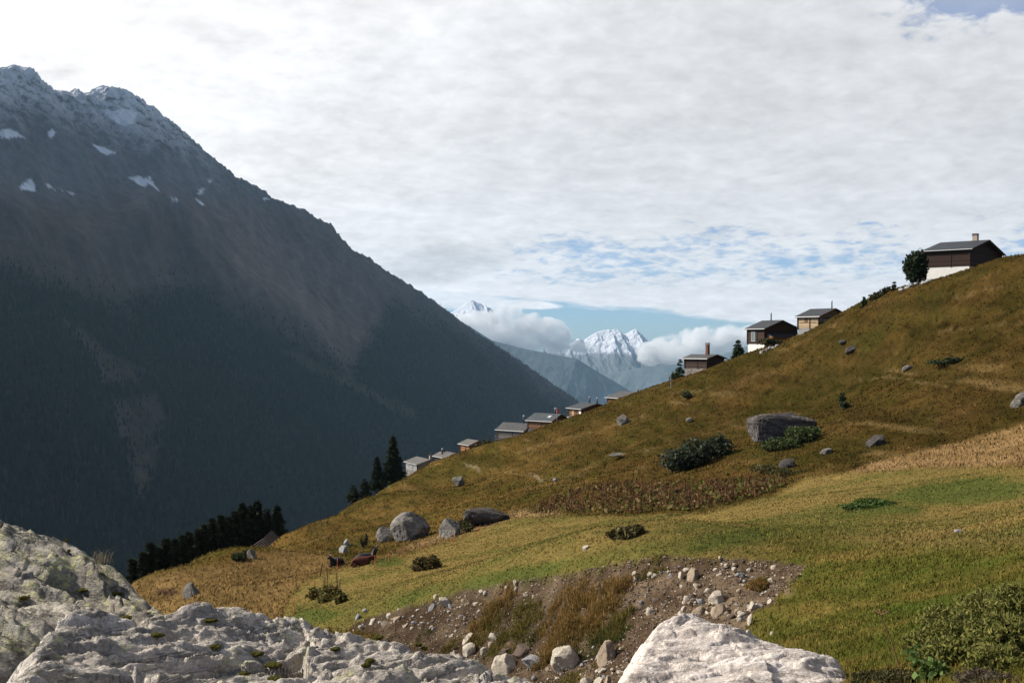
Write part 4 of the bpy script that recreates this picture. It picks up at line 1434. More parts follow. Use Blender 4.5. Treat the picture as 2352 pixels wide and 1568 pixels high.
loose_rock('stone', 2074, 2096, 838, 850, M_BOULDER, 45, 'small pale slab high on the upper right slope', 'stone', tilt=-0.3)
loose_rock('stone', 1885, 1915, 1030, 1040, M_BOULDER, 46, 'narrow grey slab in the grass below the big dark boulder', 'stone', tilt=-0.35)
loose_rock('stone', 1270, 1282, 1098, 1104, M_GREYST, 47, 'tiny pale stone on the slope right of the footpath', 'stone', sub=3)
loose_rock('stone', 1575, 1592, 958, 966, M_BOULDER, 48, 'grey stone in the brown grass left of the big dark boulder', 'stone', sub=3, tilt=-0.4)

BIG = [  # gully stones: u0,u1,v0,v1, material, tilt, label
    (1264, 1338, 1480, 1548, M_CREAM, -0.6, 'largest smooth white boulder on the gully floor'),
    (1372, 1415, 1473, 1535, M_TAN, 0.2, 'tall tan sandstone block standing on the gully floor'),
    (1130, 1190, 1504, 1557, M_CREAM, 0.5, 'cream split stone touching the edge of the grey front slab'),
    (1198, 1254, 1507, 1535, M_GREYST, 0.1, 'bluish grey flat stone next to the brown one'),
    (1178, 1227, 1480, 1513, M_BROWNST, -0.15, 'rounded brown stone perched between pale stones'),
    (1143, 1180, 1489, 1512, M_BROWNST, 0.1, 'dark earthy brown lump behind the cream split stone'),
    (1062, 1099, 1478, 1509, M_CREAM, -0.2, 'white rounded stone close above the front slab edge'),
    (1101, 1125, 1487, 1506, M_CREAM, 0.1, 'small white stone with a grass tuft beside it'),
    (1119, 1139, 1474, 1488, M_TAN, 0.0, 'small tan stone under the white pointed one'),
    (1125, 1152, 1448, 1475, M_CREAM, -0.6, 'white pointed stone leaning at the foot of the left grass clump'),
    (1065, 1088, 1452, 1480, M_CREAM, 0.5, 'white stone with a dark notch above the rounded one'),
    (1239, 1252, 1493, 1511, M_CREAM, 0.0, 'narrow pinkish white stone left of the largest boulder'),
    (1451, 1466, 1322, 1336, M_CREAM, 0.0, 'lower of two white stones right of the tall grass'),
    (1452, 1463, 1311, 1321, M_CREAM, 0.2, 'upper of two white stones right of the tall grass'),
    (1484, 1504, 1395, 1411, M_CREAM, 0.0, 'single round pale stone on bare earth right of the tall grass'),
    (1221, 1233, 1366, 1378, M_CREAM, -0.3, 'white stone between the two big grass clumps'),
    (1179, 1189, 1331, 1344, M_CREAM, -0.4, 'white stone just under the turf rim left of the tall grass'),
    (1085, 1102, 1381, 1392, M_CREAM, -0.3, 'white oblong stone left of the small grass clump'),
    (1338, 1366, 1552, 1584, M_CREAM, -0.7, 'white stone at the bottom edge left of the white slab'),
    (1362, 1388, 1555, 1590, M_CREAM, 0.3, 'middle one of the white stones at the bottom edge'),
    (1385, 1405, 1553, 1590, M_TAN, 0.1, 'right one of the stones at the bottom edge beside the white slab'),
    (1366, 1384, 1536, 1548, M_CREAM, -0.1, 'small white stone at the foot of the tall tan block'),
    (1580, 1607, 1305, 1338, M_TAN, 0.1, 'rounded tan stone stuck in the upper bank'),
    (1557, 1573, 1312, 1333, M_CREAM, 0.1, 'white stone left of the rounded tan one in the upper bank'),
    (1630, 1672, 1384, 1423, M_TAN, 0.0, 'large tan block behind the white slab'),
    (1632, 1672, 1359, 1392, M_CREAM, -0.75, 'pale leaning slab on top of the large tan block'),
    (1716, 1740, 1382, 1412, M_CREAM, 0.1, 'jagged white stone sticking out under the turf edge'),
    (1728, 1758, 1386, 1404, M_CREAM, -0.35, 'white slab arm right of the jagged white stone'),
    (1719, 1731, 1406, 1438, M_CREAM, 0.05, 'slender white stone hanging below the jagged one'),
    (1764, 1782, 1375, 1391, M_CREAM, -0.4, 'white stone on the turf edge right of the jagged one'),
    (1771, 1790, 1297, 1311, M_CREAM, -0.1, 'white stone near the right end of the bank'),
    (1681, 1694, 1301, 1310, M_CREAM, -0.3, 'white oblong stone high in the middle of the bank'),
    (1639, 1652, 1304, 1315, M_CREAM, -0.4, 'white wedge right of the rounded tan stone'),
    (1664, 1677, 1292, 1301, M_CREAM, -0.5, 'thin white chip just under the turf of the bank'),
    (1620, 1635, 1350, 1361, M_CREAM, -0.4, 'white bar shaped stone below the rounded tan one'),
    (1689, 1699, 1327, 1334, M_CREAM, -0.2, 'small white stone left of the grass tuft on the bank'),
    (1701, 1712, 1340, 1347, M_CREAM, -0.2, 'small white stone below the grass tuft on the bank'),
    (1768, 1782, 1341, 1349, M_TAN, -0.3, 'brownish chip right of the grass tuft on the bank'),
    (1592, 1626, 1394, 1417, M_TAN, -0.55, 'long tan slab lying behind the tip of the white slab'),
    (1556, 1572, 1398, 1416, M_CREAM, 0.2, 'pale stone against the upper left edge of the white slab'),
    (1011, 1034, 1365, 1392, M_CREAM, -0.75, 'tilted cream slab in the left bank'),
    (984, 998, 1382, 1405, M_GREYST, 0.5, 'dark grey wedge left of the tilted cream slab'),
    (1033, 1044, 1384, 1402, M_GREYST, -0.8, 'thin grey splinter right of the tilted cream slab'),
    (994, 1006, 1364, 1374, M_CREAM, 0.0, 'round white stone under the turf left of the tilted cream slab'),
    (888, 902, 1405, 1420, M_CREAM, -0.3, 'white egg shaped stone in the left bank'),
    (846, 870, 1420, 1435, M_CREAM, -0.35, 'white triangular stone at the left end of the bank'),
    (877, 894, 1424, 1440, M_CREAM, -0.6, 'pale stone right of the white triangular one'),
    (902, 923, 1414, 1432, M_TAN, -0.2, 'brownish stone with a shaded underside in the left bank'),
    (822, 834, 1434, 1444, M_CREAM, 0.0, 'white pebble at the rim of the front slab'),
    (832, 844, 1397, 1406, M_GREYST, 0.0, 'grey stone poking from the turf at the left end'),
    (816, 829, 1409, 1422, M_GREYST, 0.2, 'rounded grey stone at the turf edge above the front slab'),
]
for i, (u0, u1, v0, v1, mt, tl, lb) in enumerate(BIG):
    loose_rock('stone', u0, u1, v0, v1, mt, 60 + i, lb, 'stone', tilt=tl, sub=5 if u1 - u0 > 25 else 4, cuts=9 + i % 6, boxy=0.12 + 0.06 * (i % 3), noise=0.16, sink=0.40 if i > 8 else 0.15)

# the many small stones of the bank share a few shapes
SMALL_SRC = []
for k in range(9):
    me = rock_mesh('small_stone', 200 + k, 3, 6, 0.15)
    me.materials.append([M_CREAM, M_CREAM, M_TAN, M_GREYST, M_CREAM, M_BROWNST, M_TAN, M_CREAM, M_GREYST][k])
    SMALL_SRC.append(me)


def small_stones():
    r = np.random.default_rng(21)
    n = 0
    regs = [([(800, 1440), (930, 1402), (1100, 1356), (1190, 1345), (1100, 1420), (1050, 1470), (900, 1455)], 95), ([(1450, 1310), (1700, 1290), (1830, 1305), (1740, 1400), (1640, 1410), (1500, 1440), (1460, 1400)], 70),
            ([(1590, 1350), (1610, 1350), (1600, 1400), (1560, 1410)], 18), ([(1190, 1500), (1450, 1480), (1430, 1568), (1180, 1568)], 40), ([(1180, 1345), (1240, 1340), (1240, 1400), (1200, 1400)], 12), ([(1660, 1410), (1720, 1405), (1715, 1445), (1690, 1440)], 14)]
    for poly, cnt in regs:
        pu = np.array([p[0] for p in poly])
        pv = np.array([p[1] for p in poly])
        us = r.uniform(pu.min(), pu.max(), cnt * 8)
        vs = r.uniform(pv.min(), pv.max(), cnt * 8)
        ok = poly_sd(us, vs, poly) > 0
        us, vs = us[ok][:cnt], vs[ok][:cnt]
        Q = ray_ground(us, vs)
        zs = ground_z(Q[:, 0], Q[:, 1])
        for (x, y, _), z in zip(Q, zs):
            if not np.isfinite(x):
                continue
            me = SMALL_SRC[int(r.integers(0, 9))]
            o = bpy.data.objects.new('small_stone', me)
            C.objects.link(o)
            s = 0.035 + 0.075 * r.random() ** 2.2
            o.scale = (s * r.uniform(0.8, 1.5), s * r.uniform(0.7, 1.2), s * r.uniform(0.6, 1.0))
            o.rotation_euler = (r.uniform(-.6, .6), r.uniform(-.6, .6), r.uniform(0, 6.28))
            o.location = (x, y, z + s * 0.25)
            tag(o, 'small loose stone scattered over the bare earth of the gully', 'stone', 'small stones strewn over the gully')
            n += 1


small_stones()


def gravel():
    """fine gravel of the bare bank: one mass of tiny chips"""
    r = np.random.default_rng(5)
    N = 40000
    us = r.uniform(790, 1850, N)
    vs = r.uniform(1285, 1600, N)
    ok = poly_sd(us, vs, POLY_GULLY) > 3
    us, vs = us[ok], vs[ok]
    steps = np.arange(0, len(us), 4000)
    Q = np.concatenate([ray_ground(us[s:s + 4000], vs[s:s + 4000], 18, 60) for s in steps])
    Q = Q[np.isfinite(Q[:, 0])]
    z = ground_z(Q[:, 0], Q[:, 1])
    n = len(Q)
    s = 0.010 + 0.040 * r.random(n) ** 4
    oc = np.array([(1, 0, 0), (-.6, .8, 0), (-.6, -.8, 0), (0, 0, 1), (0.1, 0, -1)], float)
    ang = r.uniform(0, 6.28, n)
    c, sn = np.cos(ang), np.sin(ang)
    pts = oc[None] * r.uniform(0.6, 1.4, (n, 5, 3))
    X = pts[:, :, 0] * c[:, None] - pts[:, :, 1] * sn[:, None]
    Y = pts[:, :, 0] * sn[:, None] + pts[:, :, 1] * c[:, None]
    V = np.stack([X, Y, pts[:, :, 2] * 0.7], 2) * s[:, None, None] + np.stack([Q[:, 0], Q[:, 1], z + s * 0.2], 1)[:, None]
    tri = np.array([(0, 1, 3), (1, 2, 3), (2, 0, 3), (1, 0, 4), (2, 1, 4), (0, 2, 4)])
    F = (np.arange(n)[:, None, None] * 5 + tri[None]).reshape(-1, 3)
    bright = r.random(n) ** 3.0
    cc = lerp(np.array([0.085, 0.058, 0.038]), np.array([0.52, 0.43, 0.33]), bright[:, None])
    u, _ = project_ground(Q[:, 0], Q[:, 1], z)
    m, t = material('gravel_chips')
    finish(t, t.n('ShaderNodeVertexColor', layer_name='Col').outputs[0], 0.9, 0.2)
    o = mesh_obj('gravel', V.reshape(-1, 3), F, m, cols=np.repeat(cc, 5, 0), smooth_sh=False)
    tag(o, 'fine gravel strewn over the eroded bank', 'gravel', kind='stuff')


gravel()


# ------------------------------------------------------------------ chalets
M_DWOOD = planks('dark_timber', (0.040, 0.022, 0.015), 0.18, 0.3)
M_BWOOD = planks('brown_timber', (0.052, 0.031, 0.023), 0.18, 0.3)
M_OWOOD = planks('orange_timber', (0.26, 0.115, 0.045), 0.18, 0.3)
M_MWOOD = planks('mid_brown_timber', (0.17, 0.085, 0.042), 0.18, 0.3)
M_LWOOD = planks('pale_timber', (0.42, 0.30, 0.18), 0.20, 0.22)
M_GWOOD = planks('weathered_grey_timber', (0.15, 0.13, 0.115), 0.20, 0.35)
M_WHITEW = plain('white_render', (0.80, 0.77, 0.70), 0.9, 0.1, 0.06, 1.5)
M_GREYSHADEW = plain('grey_and_shaded_render', (0.27, 0.265, 0.26), 0.9, 0.1, 0.2, 1.2)  # grey plinth, and a white wall with its shade painted in
M_STONEW = masonry('rubble_masonry', (0.22, 0.19, 0.16), (0.12, 0.10, 0.085), 2.4)
M_SLATE = roofing('dark_roof', (0.040, 0.042, 0.046))
M_SLATE2 = roofing('grey_roof', (0.075, 0.072, 0.070))
M_SCALE = roofing('scaled_slate_roof', (0.065, 0.073, 0.078), 0.45, 0.35, True)
M_TAUPE = roofing('taupe_roof', (0.115, 0.102, 0.09), 0.4, 0.15)
M_TRIM = plain('pale_metal_gutter', (0.55, 0.54, 0.52), 0.4, 0.5, 0.1)
M_PIPE = plain('black_flue', (0.022, 0.020, 0.020), 0.5, 0.4, 0.2)
M_STEEL = plain('steel_cap', (0.62, 0.62, 0.63), 0.3, 0.5, 0.1, 6, 0.8)
M_BRICK = plain('brown_chimney_render', (0.16, 0.075, 0.055), 0.9, 0.1, 0.3, 5)
M_BEIGE = plain('beige_chimney_render', (0.42, 0.34, 0.28), 0.9, 0.1, 0.2, 5)
M_FRAME = plain('pale_window_frame', (0.60, 0.56, 0.50), 0.6, 0.3, 0.1)
M_GLASS, _t = material('window_pane')
finish(_t, (0.10, 0.13, 0.15, 1), 0.08, 0.8)
M_PLASTIC = plain('orange_plastic', (0.62, 0.11, 0.035), 0.5, 0.4, 0.1)
M_REDP = plain('faded_red_plastic', (0.55, 0.10, 0.06), 0.6, 0.3, 0.15)
M_POSTW = plain('dark_post_wood', (0.045, 0.032, 0.024), 0.9, 0.1, 0.3)
M_RED = plain('red_cloth', (0.70, 0.02, 0.03), 0.8, 0.1, 0.1)


class MB:
    """collects simple shapes and links them as ONE mesh object"""
    def __init__(s):
        s.V, s.F = [], []

    def add(s, V, F):
        b = len(s.V)
        s.V += [tuple(v) for v in V]
        s.F += [tuple(b + i for i in f) for f in F]

    def box(s, x0, x1, y0, y1, z0, z1):
        s.add([(x0, y0, z0), (x1, y0, z0), (x1, y1, z0), (x0, y1, z0), (x0, y0, z1), (x1, y0, z1), (x1, y1, z1), (x0, y1, z1)],
              [(0, 3, 2, 1), (4, 5, 6, 7), (0, 1, 5, 4), (1, 2, 6, 5), (2, 3, 7, 6), (3, 0, 4, 7)])

    def prism(s, poly, y0, y1):
        """poly: (x,z) outline, counter-clockwise seen from -y"""
        n = len(poly)
        s.add([(x, y0, z) for x, z in poly] + [(x, y1, z) for x, z in poly],
              [tuple(range(n)), tuple(range(2 * n - 1, n - 1, -1))] + [(i, i + n, (i + 1) % n + n, (i + 1) % n) for i in range(n)])

    def tube(s, a, b, r0, r1=None, k=10):
        r1 = r0 if r1 is None else r1
        a, b = Vector(a), Vector(b)
        d = (b - a).normalized()
        q = d.orthogonal().normalized()
        w = d.cross(q)
        V = []
        for c, r in ((a, r0), (b, r1)):
            for i in range(k):
                an = 2 * math.pi * i / k
                V.append(c + q * (r * math.cos(an)) + w * (r * math.sin(an)))
        s.add(V, [(i, (i + 1) % k, (i + 1) % k + k, i + k) for i in range(k)] + [tuple(range(k))[::-1], tuple(range(k, 2 * k))])

    def build(s, name, mat, parent=None, bevel=0.0, smooth_sh=False):
        me = bpy.data.meshes.new(name)
        me.from_pydata(s.V, [], s.F)
        me.materials.append(mat)
        if smooth_sh:
            me.polygons.foreach_set('use_smooth', np.full(len(me.polygons), True))
        me.update()
        o = bpy.data.objects.new(name, me)
        C.objects.link(o)
        if parent:
            o.parent = parent
        if bevel:
            bv = o.modifiers.new('bevel', 'BEVEL')
            bv.width = bevel
            bv.segments = 2
            bv.limit_method = 'ANGLE'
        return o


def chalet(name, label, anchor, Y, th, eave_px, half_px, rise_px, wood_px, walls, roof, base=None, chimney=None, feats=(), eave_fold=0.0, group='chalets in a row down the slope', wall_in=(0.45, 0.55)):
    """anchor: pixel of the near left corner of the roof at distance Y. eave_px, half_px: projected length of the
    eave and of half the gable; ridge runs along local y, gable faces -y, left eave wall faces -x."""
    th = R(th)
    m = Y / FPX
    wood = wood_px * m
    ax, ay, az = P(anchor[0], anchor[1], Y)
    c, s = math.cos(th), math.sin(th)
    k1 = (anchor[0] - eave_px - CU) / FPX
    L = (ax - k1 * Y) / (s + k1 * c)
    k2 = (anchor[0] + half_px - CU) / FPX
    W = 2 * (k2 * Y - ax) / (c - k2 * s)
    rise = (CV - anchor[1] + rise_px) / FPX * (Y + W / 2 * s) - az
    lx, ly = -W / 2, -L / 2
    cx, cy = ax - (lx * c - ly * s), ay - (lx * s + ly * c)
    H = wood
    root = empty(name, (cx, cy, az - H), th)
    tag(root, label, 'chalet', group)
    slope = rise / (W / 2)
    tk = 0.13
    # roof: two leaves that meet at the ridge
    mb = MB()
    for sg in (-1, 1):
        o_ = [(sg * W / 2, H), (0, H + rise), (0, H + rise - tk), (sg * W / 2, H - tk)]
        if sg == 1:
            o_ = o_[::-1]
        mb.prism(o_, -L / 2, L / 2)
    rf = mb.build('roof', roof, root)
    g = MB()
    g.tube((-W / 2 - 0.06, -L / 2, H - 0.10), (-W / 2 - 0.06, L / 2, H - 0.10), 0.065, k=8)
    g.build('gutter', M_TRIM, rf)
    bb = MB()
    for sg in (-1, 1):
        pl = [(sg * W / 2, H - tk - 0.10), (sg * W / 2, H - 0.03), (0, H + rise - 0.03), (0, H + rise - tk - 0.10)]
        if sg == -1:
            pl = pl[::-1]
        bb.prism(pl[::-1], -L / 2 - 0.04, -L / 2 - 0.003)
    bb.build('bargeboard', walls if walls is not M_LWOOD else M_MWOOD, rf)
    # timber storey
    wi, li = wall_in
    hw = W / 2 - wi
    y0, y1 = -L / 2 + li, L / 2 - li * 0.7
    zt = H + slope * wi - tk
    zr = H + rise - tk
    mb = MB()
    mb.prism([(-hw, 0), (hw, 0), (hw, zt - 0.01), (0, zr - 0.01), (-hw, zt - 0.01)], y0, y1)
    wl = mb.build('timber_wall', walls, root, 0.02)
    mid = y0 + (y1 - y0) * 0.42
    for xx, yy in ((-hw, y0), (-hw, y1), (hw, y0), (hw, y1), (-hw + 0.045, mid)):
        cp = MB()
        cp.box(xx - 0.10, xx + 0.10, yy - 0.10, yy + 0.10, -0.05, zt - 0.06)
        cp.build('corner_post', M_DWOOD if walls in (M_DWOOD, M_BWOOD) else M_BWOOD, wl)
    # plinth standing in the slope
    mb = MB()
    mb.box(-hw + 0.05, hw - 0.05, y0 + 0.05, y1 - 0.05, -7.0, -0.004)
    mb.build('plinth', base or M_STONEW, root)
    # rafters under the eave
    rb = MB()
    nraf = int(L / 0.8)
    for i in range(nraf):
        yy = -L / 2 + 0.25 + i * (L - 0.5) / max(nraf - 1, 1)
        rb.add([(-W / 2 + 0.06, yy - .05, H - tk - .02), (-hw, yy - .05, zt - .01), (-hw, yy - .05, zt - .13), (-W / 2 + .06, yy - .05, H - tk - .11),
                (-W / 2 + 0.06, yy + .05, H - tk - .02), (-hw, yy + .05, zt - .01), (-hw, yy + .05, zt - .13), (-W / 2 + .06, yy + .05, H - tk - .11)],
               [(0, 1, 2, 3), (7, 6, 5, 4), (0, 4, 5, 1), (3, 2, 6, 7), (0, 3, 7, 4)])
    rb.build('rafters', M_BWOOD, rf)
    if chimney:
        for ch in (chimney if isinstance(chimney, list) else [chimney]):
            kind, fx, fy, hh, rr = ch
            x = fx * W / 2
            y = fy * L / 2
            zb = H + rise * (1 - abs(fx)) - tk
            if kind == 'pipe':
                q = MB()
                q.tube((x, y, zb - 0.1), (x, y, zb + hh * 0.80), rr)
                q = q.build('chimney', M_PIPE, rf, smooth_sh=True)
                k = MB()
                k.tube((x, y, zb + hh * 0.805), (x, y, zb + hh * 0.90), rr * 1.25)
                k.tube((x, y, zb + hh * 0.91), (x, y, zb + hh), rr * 1.5, rr * 0.35)
                k.build('chimney_cap', M_STEEL, q)
            else:
                q = MB()
                q.box(x - rr, x + rr, y - rr, y + rr, zb - 0.4, zb + hh * 0.82)
                q = q.build('chimney', M_BRICK if kind == 'brick' else M_BEIGE, rf, 0.02)
                k = MB()
                k.box(x - rr * 1.15, x + rr * 1.15, y - rr * 1.15, y + rr * 1.15, zb + hh * 0.825, zb + hh * 0.88)
                for dx in (-1, 1):
                    for dy in (-1, 1):
                        k.box(x + dx * rr * .8 - .06, x + dx * rr * .8 + .06, y + dy * rr * .8 - .06, y + dy * rr * .8 + .06, zb + hh * 0.882, zb + hh * 0.95)
                k.box(x - rr * 1.1, x + rr * 1.1, y - rr * 1.1, y + rr * 1.1, zb + hh * 0.952, zb + hh)
                k.build('chimney_cap', M_BROWNST, q)

    def window(side, f, z0, w, h, open_=False):
        """side 'eave' or 'gable'; f: -1..1 along the wall"""
        fm, pn = MB(), MB()
        if side == 'eave':
            yc = (y0 + y1) / 2 + f * (y1 - y0) / 2
            x = -hw
            for a, b, z_0, z_1 in ((yc - w / 2, yc + w / 2, z0 - .07, z0), (yc - w / 2, yc + w / 2, z0 + h, z0 + h + .07), (yc - w / 2 - .07, yc - w / 2, z0 - .07, z0 + h + .07), (yc + w / 2, yc + w / 2 + .07, z0 - .07, z0 + h + .07), (yc - .025, yc + .025, z0, z0 + h)):
                fm.box(x - .06, x - .004, a, b, z_0, z_1)
            pn.box(x - .03, x - .006, yc - w / 2, yc - .025, z0, z0 + h)
            pn.box(x - .03, x - .006, yc + .025, yc + w / 2, z0, z0 + h)
        else:
            xc = f * hw
            y = y0
            for a, b, z_0, z_1 in ((xc - w / 2, xc + w / 2, z0 - .07, z0), (xc - w / 2, xc + w / 2, z0 + h, z0 + h + .07), (xc - w / 2 - .07, xc - w / 2, z0 - .07, z0 + h + .07), (xc + w / 2, xc + w / 2 + .07, z0 - .07, z0 + h + .07), (xc - .025, xc + .025, z0, z0 + h)):
                fm.box(a, b, y - .06, y - .004, z_0, z_1)
            pn.box(xc - w / 2, xc - .025, y - .03, y - .006, z0, z0 + h)
            pn.box(xc + .025, xc + w / 2, y - .03, y - .006, z0, z0 + h)
        fo_ = fm.build('window', M_FRAME, wl)
        pn.build('pane', M_GLASS, fo_)

    for ft in feats:
        if ft[0] == 'window':
            window(*ft[1:])
        elif ft[0] == 'balcony':
            b = MB()
            b.box(-hw, hw, y1 + 0.003, y1 + 1.5, -0.16, -0.02)
            bo = b.build('balcony', M_DWOOD, root)
            r = MB()
            r.box(-hw, -hw + .06, y1 + .003, y1 + 1.5, 0.0, 0.95)
            r.box(-hw + .06, hw, y1 + 1.44, y1 + 1.5, 0.0, 0.95)
            r.build('railing', M_DWOOD, bo)
            p_ = MB()
            p_.box(-hw, -hw + .16, y1 + 1.28, y1 + 1.44, -6, -0.165)
            p_.build('balcony_post', M_DWOOD, bo)
            st = MB()
            st.box(-hw + .1, hw - .4, y1 + .06, y1 + .9, -6, -0.2)
            st.build('lean_to', M_DWOOD, root)
        elif ft[0] == 'bracket':
            b = MB()
            for j in range(5):
                b.box(-hw + .02, -hw + .2, y1 + .1 * j, y1 + .1 * (j + 1) - .003, zt - .85 + j * .13, zt - .06)
            b.build('eave_bracket', M_DWOOD, root)
        elif ft[0] == 'porch':
            _, xa, xb, depth, zh, zl, mt = ft
            xa, xb = xa * hw, xb * hw
            b = MB()
            b.add([(xa, y0 - .004, -6), (xb, y0 - .004, -6), (xb, y0 - depth, -6), (xa, y0 - depth, -6), (xa, y0 - .004, zh), (xb, y0 - .004, zh), (xb, y0 - depth, zl), (xa, y0 - depth, zl)],
                  [(0, 1, 2, 3), (7, 6, 5, 4), (0, 3, 7, 4), (3, 2, 6, 7), (2, 1, 5, 6)])
            po = b.build('porch', mt, root)
            q = MB()
            dz = (zh - zl) / depth
            q.add([(xa - .15, y0 - .006, zh + .02), (xb + .15, y0 - .006, zh + .02), (xb + .15, y0 - depth - .25, zl - dz * .25 + .02), (xa - .15, y0 - depth - .25, zl - dz * .25 + .02),
                   (xa - .15, y0 - .006, zh + .11), (xb + .15, y0 - .006, zh + .11), (xb + .15, y0 - depth - .25, zl - dz * .25 + .11), (xa - .15, y0 - depth - .25, zl - dz * .25 + .11)],
                  [(0, 1, 2, 3), (7, 6, 5, 4), (0, 3, 7, 4), (3, 2, 6, 7), (2, 1, 5, 6)])
            q.build('porch_roof', M_SLATE, po)
        elif ft[0] == 'panel':
            _, f0, f1, z0, z1, mt, nm = ft
            b = MB()
            ya, yb = y0 + (f0 + 1) / 2 * (y1 - y0), y0 + (f1 + 1) / 2 * (y1 - y0)
            b.box(-hw - .035, -hw - .004, ya, yb, z0, z1)
            b.build(nm, mt, wl)
        elif ft[0] == 'skylight':
            _, fx, fy = ft
            x = -fx * W / 2
            z = H + rise * (1 - fx)
            b = MB()
            b.add([(x - .35, fy * L / 2 - .4, z - .35 * slope + .01), (x + .35, fy * L / 2 - .4, z + .35 * slope + .01), (x + .35, fy * L / 2 + .4, z + .35 * slope + .01), (x - .35, fy * L / 2 + .4, z - .35 * slope + .01),
                   (x - .35, fy * L / 2 - .4, z - .35 * slope + .12), (x + .35, fy * L / 2 - .4, z + .35 * slope + .12), (x + .35, fy * L / 2 + .4, z + .35 * slope + .12), (x - .35, fy * L / 2 + .4, z - .35 * slope + .12)],
                  [(3, 2, 1, 0), (4, 5, 6, 7), (0, 1, 5, 4), (1, 2, 6, 5), (2, 3, 7, 6), (3, 0, 4, 7)])
            b.build('skylight', M_TRIM, rf)
        elif ft[0] == 'deck':
            b = MB()
            b.box(-hw - 1.0, -hw - .003, y0 + .3, y1, -0.12, 0.0)
            d_ = b.build('veranda', M_GWOOD, root)
            r = MB()
            r.box(-hw - 1.0, -hw - .95, y0 + .3, y1, .80, .90)
            r.box(-hw - 1.0, -hw - .95, y0 + .3, y1, .38, .46)
            for j in range(6):
                yy = y0 + .3 + j * (y1 - y0 - .4) / 5
                r.box(-hw - 0.99, -hw - .96, yy, yy + .08, .003, .80)
            r.build('railing', M_GWOOD, d_)
            k = MB()
            for j in range(3):
                yy = y0 + .35 + j * (y1 - y0 - .5) / 2
                k.box(-hw - 1.0, -hw - .85, yy, yy + .15, -6, -.125)
            k.build('veranda_posts', M_GWOOD, d_)
    return root


chalet('chalet', 'largest dark chalet on the top right skyline with white plinth and beige chimney', (2233.6, 570), 163, 50, 117, 40, 19.5, 40, M_DWOOD, M_SLATE, M_WHITEW, ('block', 0.12, -0.35, 1.5, 0.38), [('balcony',), ('bracket',)])
chalet('chalet', 'pale new timber chalet with thin flue, between the dark white footed chalet and the skyline', (1883, 725.7), 178, 37, 58.7, 37.5, 18.2, 28, M_LWOOD, M_SLATE, M_GREYSHADEW, ('pipe', 0.1, -0.55, 1.6, 0.10),
       [('porch', -0.7, 0.75, 1.1, 1.7, 1.3, M_LWOOD), ('panel', -0.75, 0.75, 0.95, 1.02, M_BWOOD, 'beam'), ('panel', 0.05, 0.35, 1.05, 1.7, M_MWOOD, 'shutter')])
chalet('chalet', 'brown chalet with tall window, orange porch and bright white plinth', (1756.6, 754), 188, 33, 47.6, 42, 19.2, 36, M_BWOOD, M_SLATE, M_WHITEW, ('pipe', -0.02, 0.1, 1.5, 0.11),
       [('window', 'eave', 0.30, 0.55, 0.75, 1.55), ('porch', -0.85, 0.75, 1.3, 1.75, 1.25, M_OWOOD)])
chalet('chalet', 'small dark hut on a rubble stone base with a square brown chimney', (1625, 823), 198, 40, 59.7, 23, 9.5, 23, M_BWOOD, M_SLATE2, M_STONEW, ('brick', 0.0, -0.25, 2.2, 0.28))
chalet('chalet', 'hut with only its grey roof showing above the crest, right of two steel flues', (1423, 914), 214, 30, 34, 39, 14.7, 13, M_MWOOD, M_SLATE2, None, ('pipe', 0.15, -0.85, 1.0, 0.12))
chalet('chalet', 'red brown hut with dark roof and two steel capped flues behind its ridge', (1335, 939), 222, 30, 35, 37, 13, 18, M_MWOOD, M_SLATE, None, [('pipe', 0.18, 0.35, 1.6, 0.15), ('pipe', 0.35, -0.25, 1.6, 0.15)],
       [('panel', 0.2, 0.5, 0.05, 1.2, M_LWOOD, 'door'), ('panel', -0.95, -0.6, 0.25, 1.1, M_WHITEW, 'door')])
chalet('chalet', 'hut with scaled slate roof, white skylight and brown timber wall', (1267.6, 967.7), 232, 52, 61.6, 22, 17.5, 19, M_MWOOD, M_SCALE, M_GWOOD, ('pipe', 0.15, -0.45, 1.6, 0.2), [('skylight', 0.45, -0.45)])
chalet('chalet', 'grey weathered hut with open veranda and plain grey roof', (1203, 990), 238, 52, 66, 19, 17.5, 21, M_GWOOD, M_SLATE2, M_GWOOD, ('pipe', 0.05, -0.4, 2.0, 0.17), [('deck',)])
chalet('chalet', 'small square hut with taupe roof and bright orange timber wall', (1077.5, 1022.3), 244, 30, 26, 22.5, 11, 19, M_OWOOD, M_TAUPE, M_STONEW)
chalet('chalet', 'low hut with taupe roof and black flue, left of its twin roof', (1023, 1052), 248, 30, 30, 17, 10, 11, M_BWOOD, M_TAUPE, None, ('pipe', -0.4, 0.15, 1.5, 0.17))
chalet('chalet', 'low hut of which only the grey roof shows, below the orange timber hut', (1036, 1050), 252, 30, 26, 16, 9.5, 9, M_BWOOD, M_SLATE2, None)
chalet('chalet', 'lowest hut, pale rendered wall and broad taupe roof beside the dark conifers', (956.8, 1066.6), 250, 27, 29.5, 31, 12, 18, M_GREYSHADEW, M_TAUPE, M_STONEW, ('block', 0.55, 0.0, 1.3, 0.3), [('window', 'eave', -0.3, 0.55, 0.6, 0.7), ('window', 'eave', 0.45, 0.55, 0.6, 0.7)], wall_in=(0.35, 0.45))  # white wall drawn grey: its shade is put into the colour
chalet('chalet', 'mostly hidden dark hut with fat black chimney below the red brown hut', (1316, 958), 236, 40, 16, 14, 6, 6, M_DWOOD, M_SLATE2, None, ('pipe', 0.0, 0.2, 1.5, 0.26))
chalet('chalet', 'hut roof just peeping over the crest behind the pale timber chalet', (1932, 727), 196, 30, 30, 18, 9, 4, M_DWOOD, M_SLATE, None)
chalet('chalet', 'low roof at the right edge on the very top of the hill', (2349, 588), 168, 40, 20, 20, 5, 6, M_DWOOD, M_SLATE, None)


